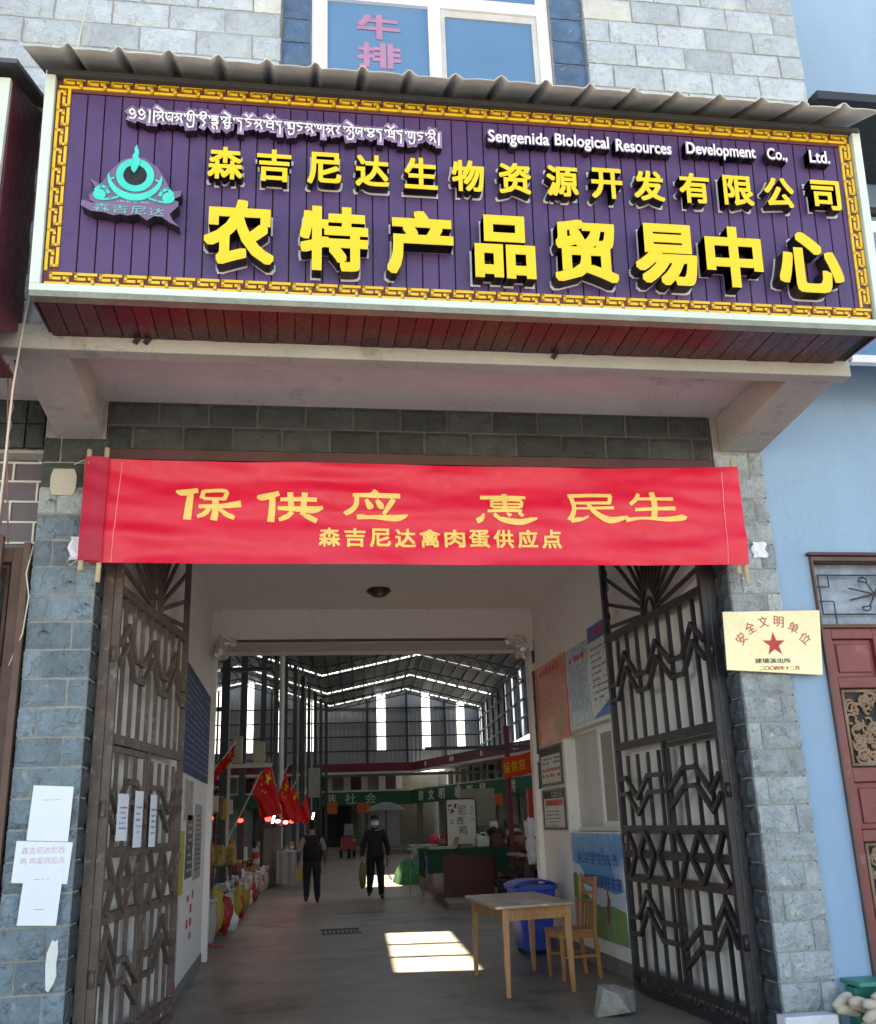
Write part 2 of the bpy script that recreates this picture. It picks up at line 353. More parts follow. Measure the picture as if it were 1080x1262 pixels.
def stone(x0, x1, z0, z1, Y, m, parent=B, rot=0., X=None):
    me = stone_mesh(x1 - x0, z1 - z0, m, rnd.randrange(3))
    if rot == 0: o = inst('stone', me, ((x0 + x1) / 2, Y + .025 + rnd.uniform(-.003, .003), (z0 + z1) / 2), parent)
    else:        # x0,x1 are then Y extents and X the face position
        o = inst('stone', me, (X + (.025 if rot < 0 else -.025), (x0 + x1) / 2, (z0 + z1) / 2), parent); o.rotation_euler.z = rot
    return o
H = .1857
for r_ in range(22):
    z0, z1 = r_ * H, (r_ + 1) * H
    top = z1 > 4.05
    # left pillar front -.42 .. 0, right pillar front 4.47 .. 4.87
    a = -.42 + (.29 if r_ % 2 == 0 else .12); b = 4.47 + (.28 if r_ % 2 else .10)
    ml = m_stone_grey if r_ in (19,) else (m_stone_lintel if r_ > 19 else m_stone_blue)  # topmost left courses darkened to paint in the shade under the beam
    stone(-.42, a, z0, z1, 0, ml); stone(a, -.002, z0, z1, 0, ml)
    stone(4.472, b, z0, z1, 0, m_stone_grey); stone(b, 4.87, z0, z1, 0, m_stone_grey)
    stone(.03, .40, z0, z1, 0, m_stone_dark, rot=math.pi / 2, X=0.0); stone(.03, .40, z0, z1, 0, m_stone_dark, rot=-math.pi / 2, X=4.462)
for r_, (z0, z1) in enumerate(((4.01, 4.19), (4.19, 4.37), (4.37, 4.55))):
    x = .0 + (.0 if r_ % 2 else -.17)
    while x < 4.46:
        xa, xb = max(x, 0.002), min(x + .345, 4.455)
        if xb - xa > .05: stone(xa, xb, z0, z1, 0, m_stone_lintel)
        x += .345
for xa, xb in ((-1.6,-1.25),(-1.25,-.9),(-.9,-.55),(-.55,-.422)):
    for z0, z1 in ((4.01,4.19),(4.19,4.37),(4.37,4.55)): stone(xa, xb, z0, z1, 0.02, m_stone_lintel)
# steel angle under the lintel (behind the banner top)
bp('lintel_beam', MB().box(0,4.46,-.01,.30,3.93,4.005), mat('reddish_steel', (.09,.03,.03), .6, var=.3))
# canopy: front beam, side cantilevers, slab
bp('front_beam', MB().box(-3,4.92,-1.22,-1.10,4.15,4.31), m_concrete, bevel=.008)
bp('canopy_slab', MB().box(-3,4.90,-1.10,.03,4.37,4.55), m_soffit)
def cantilever(x0, x1):
    bp('cantilever_beam', MB().hexa([(x0,-1.099,4.16),(x1,-1.099,4.16),(x1,-.001,4.085),(x0,-.001,4.085),(x0,-1.099,4.369),(x1,-1.099,4.369),(x1,-.001,4.369),(x0,-.001,4.369)]), m_concrete, bevel=.008)
cantilever(-.335, -.035); cantilever(4.53, 4.865)
# bits of paint, hooks
# upper storey wall (overhangs on the beam) with window bay
YU = -1.15
bp('upper_wall', MB().box(-3,1.17,YU+.008,.5,4.551,8.4).box(3.36,5.0,YU+.008,.5,4.551,8.4).box(1.17,3.36,YU+.008,.5,4.551,5.8).box(1.17,3.36,YU+.008,.5,7.6,8.4).box(-3,5.0,YU+.010,-1.10,4.311,4.551), m_mortar)
def course_wall(xa, xb, z0, z1, hgt, wd):
    r_ = 0; z = z0
    while z < z1 - .01:
        x = xa - (wd * .5 if r_ % 2 else 0)
        while x < xb - .01:
            a, b = max(x, xa), min(x + wd, xb)
            if b - a > .06: stone(a, b, z, z + hgt, YU, m_stone_cream if rnd.random() < .06 else m_stone_pale)
            x += wd
        z += hgt; r_ += 1
course_wall(-1.42, 1.18, 5.8, 7.8, .2, .37)
course_wall(3.35, 5.02, 5.8, 7.8, .2, .37)
course_wall(-1.42, .05, 4.32, 5.8, .185, .37)
for i in range(9):     # strips of blue painted stones beside the window
    z0 = 5.8 + i * .2
    stone(1.182, 1.385, z0, z0 + .2, YU + .03, m_stone_navy); stone(3.105, 3.348, z0, z0 + .2, YU + .03, m_stone_navy)
for a_, b_ in ((1.17,1.383),(3.107,3.36)): bp('window_surround', MB().box(a_,b_,YU+.045,-.7,5.8,7.6), m_mortar)
YW = -1.07; wz0 = 5.85
W = bp('window', MB().box(1.387,1.495,YW,YW+.06,wz0,7.5).box(3.02,3.103,YW,YW+.06,wz0,7.5).box(1.495,3.02,YW,YW+.06,7.06,7.16).box(2.215,2.30,YW,YW+.06,wz0,7.06).box(1.495,3.02,YW,YW+.06,7.42,7.5), m_winframe)
part('sash', MB().box(2.301,2.338,YW+.02,YW+.05,wz0,7.06), mat('sash_frame', (.55,.52,.5), .5), W)
part('sash', MB().box(2.982,3.019,YW+.02,YW+.05,wz0,7.06), MATS['sash_frame'], W)
part('sash', MB().box(2.338,2.982,YW+.02,YW+.05,7.0,7.059), MATS['sash_frame'], W)
part('pane', MB().box(1.495,2.215,YW+.03,YW+.04,wz0,7.06), m_winblue, W)
part('pane', MB().box(2.338,2.982,YW+.035,YW+.045,wz0,7.0), m_winblue, W)
part('pane', MB().box(1.495,3.02,YW+.03,YW+.04,7.16,7.42), m_winblue, W)
for ch, z, hh in (('牛', 6.86, .22), ('排', 6.61, .22), ('火', 6.35, .22)):
    text_part('lettering', ch, (1.86, YW + .028, z), .31, hh, XF, m_pink, W, off=.03, depth=.003)
bp('room_behind_window', MB().box(1.17,3.36,-.69,-.65,5.8,7.6), m_dark)
for nm_, x_, z_, w_, h2, m_ in (('plaster_patch', -.26, 3.75, .17, .19, 'patch_cream'), ('paint_splash', -.085, .72, .07, .30, 'splash_white')):
    if m_ not in MATS: mat(m_, (.50,.46,.38) if 'cream' in m_ else (.72,.70,.66), .9, var=.12, bump=.3)
    q_ = random.Random(int(z_ * 100)); pts_ = []
    for k in range(14):
        a = k * 2 * math.pi / 14 + .01; ca, sa = math.cos(a), math.sin(a); e_ = 1 / max(abs(ca), abs(sa)) if nm_ == 'plaster_patch' and w_ > .15 else q_.uniform(.7, 1.15)
        pts_.append((ca * e_ * w_ / 2, sa * e_ * h2 / 2))
    bp(nm_, MB().prism(pts_, (x_, -.010, z_), (1,0,0), (0,0,1), (0,-1,0), .009), MATS[m_])
# nails, cable stubs and stains under the beam
for k, (x_, z_) in enumerate(((-.33,3.62),(-.16,3.05),(-.05,2.9),(-.3,2.72),(4.60,3.62),(4.72,3.50),(4.56,3.08),(4.72,3.08))):
    bp('hook', MB().tube([(x_,-.01,z_),(x_,-.035,z_),(x_+.012,-.04,z_-.014)], .004, 5).tube([(x_+.03*math.cos(t),-.022,z_-.02+.02*math.sin(t)) for t in (0,1,2,3,4)], .0018, 4), m_black if k < 4 else m_wht)
for x_ in (.36, .42, 2.9):
    bp('bracket', MB().bar((x_,-1.225,4.20),(x_+.03,-1.235,4.245),.03,.012), m_black)
# white tape and small marks on pillars
for x, z in ((-.13, 3.28), (4.73, 3.30)):
    t_ = MB(); t_.grid(lambda a, b: (x + (a - .5) * .11 + .012 * math.sin(b * 9), -.022 + .006 * math.sin(a * 9 + b * 5), z + (b - .5) * (.16 if x < 0 else .12)), 6, 6)
    part('tape_scrap', t_, m_paper, None, label='torn white tape stuck on the %s gate pillar beside the banner end' % ('left' if x < 0 else 'right'), cat='tape')

# ------------------------------------------------------------------ main signboard
S = thing('signboard', (2.4, -1.7, 4.28), 'large purple plank signboard with yellow raised characters and gold key border above the gate', 'signboard')
P0 = Vector((0, -1.66, 4.28)); P1 = Vector((0, -1.76, 5.6)); UV = (P1 - P0).normalized(); NV = Vector((1,0,0)).cross(UV)   # towards street
BS = (Vector((1,0,0)), UV, NV)
def sp(x, v, d=0.): return Vector((x, 0, 0)) + P0 + UV * v + NV * d
def sbox(mb, x0, x1, v0, v1, d0, d1):
    return mb.hexa([sp(x0,v0,d1), sp(x1,v0,d1), sp(x1,v0,d0), sp(x0,v0,d0), sp(x0,v1,d1), sp(x1,v1,d1), sp(x1,v1,d0), sp(x0,v1,d0)])
SX0, SX1, SV1 = -.12, 4.885, 1.355
part('backing', sbox(MB(), SX0 + .02, SX1 - .02, .02, SV1, -.05, -.022), m_black, S)
x = SX0 + .13; i = 0
pm = sbox(MB(), 0, .0880, .0, 1.12, -.02, -.006); pme, pc = pm.mesh('board'); pme.materials.append(m_purple)
while x < SX1 - .14:
    inst('board', pme, pc + Vector((x, 0, 0)) + UV * .115, S); x += .0963; i += 1
# border ground strips and trim
bg_ = MB(); sbox(bg_, SX0+.05, SX1-.05, .03, .115, -.02, -.008); sbox(bg_, SX0+.05, SX1-.05, 1.245, 1.345, -.02, -.008); sbox(bg_, SX0+.05, SX0+.13, .115, 1.245, -.02, -.008); sbox(bg_, SX1-.13, SX1-.05, .115, 1.245, -.02, -.008)
part('border_ground', bg_, m_border_bg, S)
part('trim_frame', sbox(MB(), SX0-.01, SX1+.01, -.014, .028, -.03, .03), m_frame, S, bevel=.004)
part('trim_frame', sbox(MB(), SX0-.01, SX0+.045, .0281, SV1, -.03, .03), m_frame, S, bevel=.004)
part('trim_frame', sbox(MB(), SX1-.045, SX1+.01, .0281, SV1, -.03, .03), m_frame, S, bevel=.004)
part('trim_lip', MB().box(SX0-.005, SX1+.005, -1.69, -1.62, 4.228, 4.262), mat('tarnished_metal', (.28,.27,.20), .4, metal=.5, var=.3, scale=6), S)
def stroke(mb, pts, wd, fn, d0, d1):
    """ribbon stroke made of short boxes; fn maps (x,y,d) to space"""
    for (ax, ay), (bx, by) in zip(pts[:-1], pts[1:]):
        L = math.hypot(bx - ax, by - ay) or 1e-6; tx, ty = (bx - ax) / L * wd / 2, (by - ay) / L * wd / 2
        nx, ny = -ty, tx; ax_, ay_, bx_, by_ = ax - tx, ay - ty, bx + tx, by + ty
        q = [(ax_ - nx, ay_ - ny), (bx_ - nx, by_ - ny), (bx_ + nx, by_ + ny), (ax_ + nx, ay_ + ny)]
        mb.add([fn(*p, d0) for p in q] + [fn(*p, d1) for p in q], [(0,3,2,1),(4,5,6,7),(0,1,5,4),(1,2,6,5),(2,3,7,6),(3,0,4,7)])
def key_mesh(axis, sgn=1):
    mb = MB(); q = .0142 if axis == 'h' else .0138
    f = (lambda x, y, d: sp(x * q, y * q, d)) if axis == 'h' else (lambda x, y, d: sp(sgn * y * q, x * q, d))
    stroke(mb, [(9.1, 4.2), (1.7, 4.2), (1.7, 2.2), (4.9, 2.2)], 1.15, f, -.008, .004)
    stroke(mb, [(.1, .1), (8.0, .1), (8.0, 2.4), (6.8, 2.4)], 1.15, f, -.008, .0045)
    me, c = mb.mesh('border_motif', True); me.materials.append(m_gold); return me, c
kh, kc = key_mesh('h'); n_h = 37; step = (SX1 - SX0 - .13) / n_h
for i in range(n_h):
    inst('border_motif', kh, kc + Vector((SX0 + .068 + i * step, 0, 0)) + UV * .042, S)
    inst('border_motif', kh, kc + Vector((SX0 + .068 + i * step, 0, 0)) + UV * 1.268, S)
kv, kvc = key_mesh('v'); n_v = 9; vs = (1.245 - .115) / n_v
for i in range(n_v):
    inst('border_motif', kv, kvc + Vector((SX0 + .062, 0, 0)) + UV * (.125 + i * vs), S)
    inst('border_motif', kv, kvc + Vector((SX1 - .122, 0, 0)) + UV * (.125 + i * vs), S)
def raised(ch, x, v, wd, hg, depth, off, faces, name='character', lbl=None, rim=.012):
    mb = MB()
    fit = text_into(mb, ch, sp(x, v, .0), wd, hg, BS, depth=depth, off=off, face=0, side=1)
    o = part(name, mb, faces, S)
    if rim:
        # the silver back plate of the letter shows as a thin outline
        mb = MB(); text_into(mb, ch, sp(x, v, -.004), wd * (1 + rim * 2 / wd), hg * (1 + rim * 2 / hg), BS, depth=.005, off=off, face=0)
        part('back_plate', mb, m_rim, o)
    return o
big = [(.983,.355),(1.512,.345),(2.004,.348),(2.499,.35),(2.985,.35),(3.48,.355),(3.91,.362),(4.40,.352)]
for ch, (x, v) in zip('农特产品贸易中心', big):
    raised(ch, x, v, .385 if ch not in '中心品' else (.36 if ch != '心' else .42), .40, .10, .034, [m_yellow, m_side])
row2 = [.894,1.168,1.455,1.733,2.019,2.3,2.584,2.875,3.152,3.418,3.709,3.994,4.263,4.575]
for i, (ch, x) in enumerate(zip('森吉尼达生物资源开发有限公司', row2)):
    raised(ch, x, .798 + i * .0028, .195, .205, .075, .026, [m_yellow, m_side])
for wd_, xa, xb, v, hg in (('Sengenida', 2.429, 2.815, 1.09, .115), ('Biological', 2.842, 3.19, 1.095, .115), ('Resources', 3.227, 3.591, 1.098, .09), ('Development', 3.681, 4.146, 1.10, .115), ('Co.,', 4.216, 4.353, 1.105, .10), ('Ltd.', 4.502, 4.643, 1.112, .095)):
    mb = MB(); fit = text_into(mb, wd_, sp((xa + xb) / 2, v, 0), xb - xa, hg, BS, depth=.06, off=.035, face=0, side=1)
    o = part('lettering', mb, [m_halo, m_side], S)
    me_ = MB(); text_into(me_, wd_, sp((xa + xb) / 2, v, .0605), (xb - xa) * .97, hg * .9, BS, depth=.004, off=.012, face=0); part('word_face', me_, m_white, o)
# Tibetan line, drawn with strokes
TB = {
 'sa': [[(0,1),(.95,1)],[(.2,1),(.35,.75),(.1,.55)],[(.35,.75),(.6,.5),(.3,.25)],[(.9,1),(.75,.6),(.95,.1)]],
 'ma': [[(0,1),(.95,1)],[(.25,1),(.1,.6),(.35,.5),(.55,.62)],[(.9,1),(.85,.15)],[(.2,.45),(.5,.2),(.85,.5)]],
 'ka': [[(0,1),(1,1)],[(.2,1),(.1,.5),(.35,.35)],[(.5,1),(.5,.35)],[(.85,1),(.85,.1)]],
 'nya': [[(0,1),(.9,1)],[(.5,1),(.15,.7),(.4,.55),(.8,.8)],[(.4,.55),(.75,.3),(.5,-.1)]],
 'zla': [[(0,1),(.8,1)],[(.1,.8),(.7,.8)],[(.1,.6),(.8,.6),(.7,.45)],[(.1,.3),(.8,.3)],[(.2,.1),(.7,.1),(.7,-.3)],[(.15,-.1),(.35,-.3)]],
 'skya': [[(0,1),(.8,1)],[(.2,1),(.4,.75),(.1,.6)],[(.7,1),(.7,.5)],[(.0,.45),(.85,.45)],[(.2,.45),(.2,.1),(.6,.1)],[(.7,.45),(.75,.0),(.4,-.25),(.2,-.1)]],
 'da': [[(0,1),(.8,1)],[(.2,1),(.15,.75),(.6,.7),(.65,.3),(.6,-.3)]],
 'nga': [[(0,1),(.85,1)],[(.15,1),(.2,.7),(.75,.6),(.6,.3),(.3,.2)]],
 'ba': [[(0,1),(1,1)],[(.15,1),(.1,.3),(.85,.3)],[(.85,1),(.85,.1)],[(.3,.7),(.7,.7)]],
 'na': [[(0,1),(.8,1)],[(.45,1),(.15,.75),(.4,.6),(.65,.75)],[(.6,.7),(.62,-.3)]],
 'kha': [[(0,1),(.35,1)],[(.55,1),(.95,1)],[(.15,1),(.1,.6),(.4,.5),(.3,.9)],[(.85,1),(.85,.2)],[(.15,.35),(.85,.35)]],
 'ga': [[(0,1),(.9,1)],[(.2,1),(.1,.6),(.4,.55)],[(.5,1),(.5,.6)],[(.82,1),(.82,-.25)]],
 'ra': [[(0,1),(.7,1)],[(.35,1),(.55,.75),(.25,.55),(.55,.25)]],
 'la': [[(0,1),(.9,1)],[(.2,1),(.1,.5),(.4,.3),(.5,.7)],[(.85,1),(.8,.1)],[(.5,.7),(.8,.5)]],
 'tsha': [[(0,1),(1,1)],[(.2,1),(.1,.7),(.5,.6),(.9,.7),(.8,1)],[(.1,.3),(.5,.5),(.9,.3),(.5,.1),(.1,.3)]],
 'ya': [[(0,1),(.4,1)],[(.15,1),(.3,.6),(.1,.3)],[(.3,.3),(.85,.3)],[(.85,1),(.85,.1)],[(.55,.95),(.6,.6)]],
 'i': [[(.15,1.15),(.35,1.4),(.75,1.35),(.85,1.1)]], 'e': [[(.1,1.5),(.8,1.12)]], 'o': [[(.1,1.45),(.45,1.15),(.85,1.45)]],
 'u': [[(.2,.0),(.3,-.3),(.75,-.2),(.8,.0)]], '_y': [[(.1,.0),(.2,-.35),(.8,-.25),(.85,.1)]], '.': [[(.1,1),(.2,.8)]], '|': [[(.3,1.05),(.3,-.15)]],
 'y': [[(.1,.9),(.4,1.15),(.8,.8),(.4,.5),(.15,.75)],[(.2,.2),(.6,.1),(.85,.5)]],
}
seq = 'y y | | sa+e ma sa . ka+_y+i . nya+i . zla . skya+e . da nga+o sa . ba+o na . kha+u nga sa . ga sa ra . sa+_y+e la . tsha da . ya+o da . ka+u nga . sa+i |'.split()
wd = {'.': .35, '|': .45}
tot = sum(wd.get(q, 1.) for q in seq); tw = 1.795 / tot; x = .345
tb_back, tb_face = MB(), MB()
for q in seq:
    for gq in q.split('+'):
        for pl in TB[gq]:
            pts = [(a * tw * .93 + x, (b * .062) + 1.045 - (x - .345) * .012) for a, b in pl]
            stroke(tb_back, pts, .038, lambda a, b, d: sp(a, b, d), -.002, .06)
            stroke(tb_face, pts, .0085, lambda a, b, d: sp(a, b, d), .061, .066)
    x += wd.get(q, 1.) * tw
o = MB(); o.v, o.f, o.mi = tb_back.v, tb_back.f, [0 if (j % 6) == 1 else 1 for j in range(len(tb_back.f))]
tb = part('lettering', o, [m_halo, m_side], S)
part('word_face', tb_face, m_white, tb)
# logo: flame over ring, crescent and clouds on a dark raised base
def ring_poly(cx, cy, r, n=40, a0=0, a1=2 * math.pi): return [(cx + r * math.cos(a0 + (a1 - a0) * i / n), cy + r * math.sin(a0 + (a1 - a0) * i / n)) for i in range(n + (0 if a1 - a0 > 6.28 else 1))]
def ann(mb, cx, cy, r0, r1, d0, d1, n=40, sy=1.):
    a, b = ring_poly(cx, cy, r0, n), ring_poly(cx, cy, r1, n)
    V = [sp(x, y, d1) for x, y in a] + [sp(x, y, d1) for x, y in b] + [sp(x, y, d0) for x, y in a] + [sp(x, y, d0) for x, y in b]
    F = []
    for i in range(n):
        j = (i + 1) % n; F += [(i, j, n + j, n + i), (n + i, n + j, 3 * n + j, 3 * n + i), (j, i, 2 * n + i, 2 * n + j)]
    mb.add(V, F)
lb = MB(); cx = .405
base = [(.125,.475),(.18,.445),(.25,.44),(.30,.425),(.335,.435),(.375,.428),(.43,.44),(.48,.405),(.52,.435),(.56,.43),(.60,.40),(.655,.375),(.62,.41),(.60,.45),(.62,.475),(.645,.50),(.645,.53),(.61,.54),(.655,.565),(.66,.60),(.60,.59),(.57,.66),(.52,.74),(.45,.79),(.40,.80),(.33,.77),(.27,.70),(.24,.64),(.22,.61),(.16,.645),(.20,.58),(.165,.545),(.17,.51),(.21,.49),(.125,.51)]
lb.prism(base, sp(0, 0, -.002), BS[0], UV, NV, .085)
L = part('logo', lb, [m_side], S)
lf = MB(); lf.prism(base, sp(0, 0, .0832), BS[0], UV, NV, .003); part('logo_face', lf, mat('logo_mauve', (.17,.10,.20), .45), L)
lr = MB(); ann(lr, cx, .675, .064, .103, .0865, .094); part('logo_ring', lr, m_teal, L)
part('logo_disc', MB().prism(ring_poly(cx, .675, .063), sp(0,0,.0864), BS[0], UV, NV, .002), m_black, L)
lc = MB(); A = ring_poly(cx, .665, .148, 30, math.pi * 1.0, math.pi * 2.0); Bq = ring_poly(cx, .70, .142, 30, math.pi * 2 - .12, math.pi + .12)
lc.prism(A + Bq, sp(0,0,.0865), BS[0], UV, NV, .008); part('logo_crescent', lc, m_teal, L)
fl = MB(); fl.prism([(.385,.70),(.378,.735),(.392,.765),(.386,.79),(.398,.81),(.396,.84),(.408,.862),(.414,.835),(.422,.815),(.416,.79),(.43,.765),(.424,.735),(.412,.705),(.40,.685)], sp(0,0,.095), BS[0], UV, NV, .008); part('logo_flame', fl, m_teal, L)
for s in (-1, 1):
    cl = MB(); q = cx + s * .185
    cl.prism(ring_poly(q, .545, .034, 14), sp(0,0,.0865), BS[0], UV, NV, .008)
    stroke(cl, [(q + s * .02, .575), (q - s * .005, .60), (q - s * .035, .585), (q - s * .045, .56)], .016, lambda a, b, d: sp(a, b, d), .0865, .094)
    stroke(cl, [(q - s * .01, .515), (q - s * .06, .52), (q - s * .10, .535)], .011, lambda a, b, d: sp(a, b, d), .0865, .094)
    stroke(cl, [(q - s * .055, .60), (q - s * .045, .64), (q - s * .07, .65)], .010, lambda a, b, d: sp(a, b, d), .0865, .094)
    part('logo_cloud', cl, m_teal, L)
for i, ch in enumerate('森吉尼达'):
    mb = MB(); text_into(mb, ch, sp(.235 + i * .098, .468 - i * .004, .0865), .085, .05, BS, depth=.004, off=.0); part('logo_lettering', mb, m_teal_pale, L)
mb = MB(); print_lines(mb, sp(.40, .513, .0868), .17, .014, BS, 1, 4, .009, .8); part('logo_lettering', mb, m_teal_pale, L)
# soffit slats
sm = MB().box(0, .094, -1.64, -1.125, 4.235, 4.25); sme, sc = sm.mesh('soffit_slat'); sme.materials.append(m_maroon)
x = SX0 + .02
while x < SX1 - .1:
    o = inst('soffit_slat', sme, sc + Vector((x, 0, rnd.uniform(-.002, .002))), S); x += .1
part('soffit_backing', MB().box(SX0 + .01, SX1 - .01, -1.64, -1.225, 4.2575, 4.264), m_black, S)
part('end_panel', MB().hexa([(SX0-.008,-1.655,4.24),(SX0+.004,-1.655,4.24),(SX0+.004,-1.12,4.26),(SX0-.008,-1.12,4.26),(SX0-.008,-1.745,5.62),(SX0+.004,-1.745,5.62),(SX0+.004,-1.12,5.9),(SX0-.008,-1.12,5.9)]), m_sign_side, S)
part('end_panel', MB().hexa([(SX1-.004,-1.655,4.24),(SX1+.008,-1.655,4.24),(SX1+.008,-1.12,4.26),(SX1-.004,-1.12,4.26),(SX1-.004,-1.745,5.62),(SX1+.008,-1.745,5.62),(SX1+.008,-1.12,5.9),(SX1-.004,-1.12,5.9)]), m_sign_side, S)
# corrugated roof over the sign: ribs every 0.27 m
def roof_fn(x0, x1, yf, zf, yb, zb, seed=0):
    def f(a, b):
        x = x0 + (x1 - x0) * a; ph = (x / .272) % 1.
        rib = .042 * math.sin(math.pi * ph / .26) ** .8 if ph < .26 else .007 * math.sin(math.pi * (ph - .26) / .74)
        y = yf + (yb - yf) * b; z = zf + (zb - zf) * b + rib + .008 * noise.noise(Vector((x * 1.3, seed, b)))
        return (x, y + .012 * noise.noise(Vector((x * 2.2, 3, seed))) * (1 - b), z)
    return f
rf = MB(); rf.grid(roof_fn(SX0-.10, SX1+.03, -2.02, 5.585, -1.16, 5.99), 230, 6)
o = part('roof_sheet', rf, m_roof, S, True); sol = o.modifiers.new('solid', 'SOLIDIFY'); sol.thickness = .005
part('roof_bearer', MB().box(SX0, SX1, -1.80, -1.74, 5.60, 5.635), mat('bearer_dark', (.05,.05,.05), .7), S)

# neighbour signboard at the left edge
N = thing('signboard', (-1.2, -1.7, 4.1), 'dark red side of the neighbouring shop signboard, cut off at the left edge', 'signboard')
part('side_panel', MB().hexa([(-.325,-1.72,4.0),(-.30,-1.72,4.0),(-.30,-1.12,4.30),(-.325,-1.12,4.30),(-.345,-1.72,5.60),(-.32,-1.72,5.60),(-.32,-1.12,5.86),(-.345,-1.12,5.86)]), m_sign_side, N)
part('front_frame', MB().box(-.42,-.326,-1.76,-1.722,4.02,5.58), m_frame, N)
part('front_board', MB().box(-3,-.42,-1.74,-1.722,4.02,5.56), m_sign_side, N)
part('underside', MB().box(-3,-.326,-1.72,-1.12,4.0,4.02), m_maroon, N)
part('roof_sheet', MB().hexa([(-3,-1.86,5.60),(-.27,-1.86,5.60),(-.27,-1.12,5.90),(-3,-1.12,5.90),(-3,-1.86,5.63),(-.27,-1.86,5.63),(-.27,-1.12,5.93),(-3,-1.12,5.93)]), mat('dark_roof_metal', (.10,.10,.11), .5), N)

# ------------------------------------------------------------------ red banner
BX0, BX1 = -.065, 4.56
def cloth(p):
    x, z = p.x, p.z
    f = math.sin(x * 2.1 + 1) * .010 + .022 * noise.noise(Vector((x * .7 + z * .8, z * 5.5, 2))) + .010 * noise.noise(Vector((x * 1.6 + z * 4, z * 9, 6))) + .016 * noise.noise(Vector((x * 2 + z * 5, z * 7, 9))) * math.exp(-min(x - BX0, BX1 - x) * 1.6)
    f += -.028 * abs(noise.noise(Vector((x * .55 + z * 1.7, z * 3.6 - x * .5, 4)))) - .014 * abs(noise.noise(Vector((x * 1.9, z * 6 + x, 14))))
    sag = -.022 * math.sin(math.pi * (x - BX0) / (BX1 - BX0)) * (1 if z > 3.5 else .6)
    return Vector((x, p.y + f, z + sag))
BN = thing('banner', (2.25, -.15, 3.15), 'wide red cloth banner with gold characters stretched between the gate pillars', 'banner')
g = MB(); g.grid(lambda a, b: cloth(Vector((BX0 + (BX1 - BX0) * a, -.16, 3.148 + .724 * b + .02 * a * (b > .5)))), 220, 30)
o = part('cloth', g, m_banner, BN, True)
g = MB(); g.grid(lambda a, b: cloth(Vector((BX0 - .025 + .15 * a, -.185 - .02 * math.sin(a * 3), 3.15 + .722 * b))), 8, 20)
part('folded_hem', g, mat('banner_hem', (.55,.01,.05), .5, trans=.2), BN, True)
for xx in (.115, 4.40):
    part('seam', MB().tube([cloth(Vector((xx + .03 * (b / 10), -.164, 3.15 + .70 * b / 10))) for b in range(11)], .0022, 4), mat('seam_thread', (.9,.35,.35), .6), BN)
for xx, yy, z0, z1 in ((-.07,-.17,3.09,3.93),(.035,-.13,3.02,3.96),(4.555,-.12,3.03,3.97),(4.50,-.12,3.09,3.90)):
    part('pole', MB().tube([(xx,yy,z0),(xx+.004,yy,(z0+z1)/2),(xx,yy,z1)], .017, 8), m_bamboo, BN, True)
part('tie_cord', MB().tube([(-.07,-.17,3.86),(-.14,-.06,3.89),(-.20,-.01,3.88)], .003, 5).tube([(-.07,-.17,3.18),(-.16,-.06,3.15),(-.2,-.01,3.19),(-.1,-.1,3.21)], .003, 5).tube([(4.555,-.12,3.85),(4.62,-.06,3.82),(4.58,-.02,3.78)], .003, 5).tube([(4.555,-.12,3.12),(4.62,-.06,3.17),(4.6,-.02,3.22)], .003, 5), m_cable, BN)
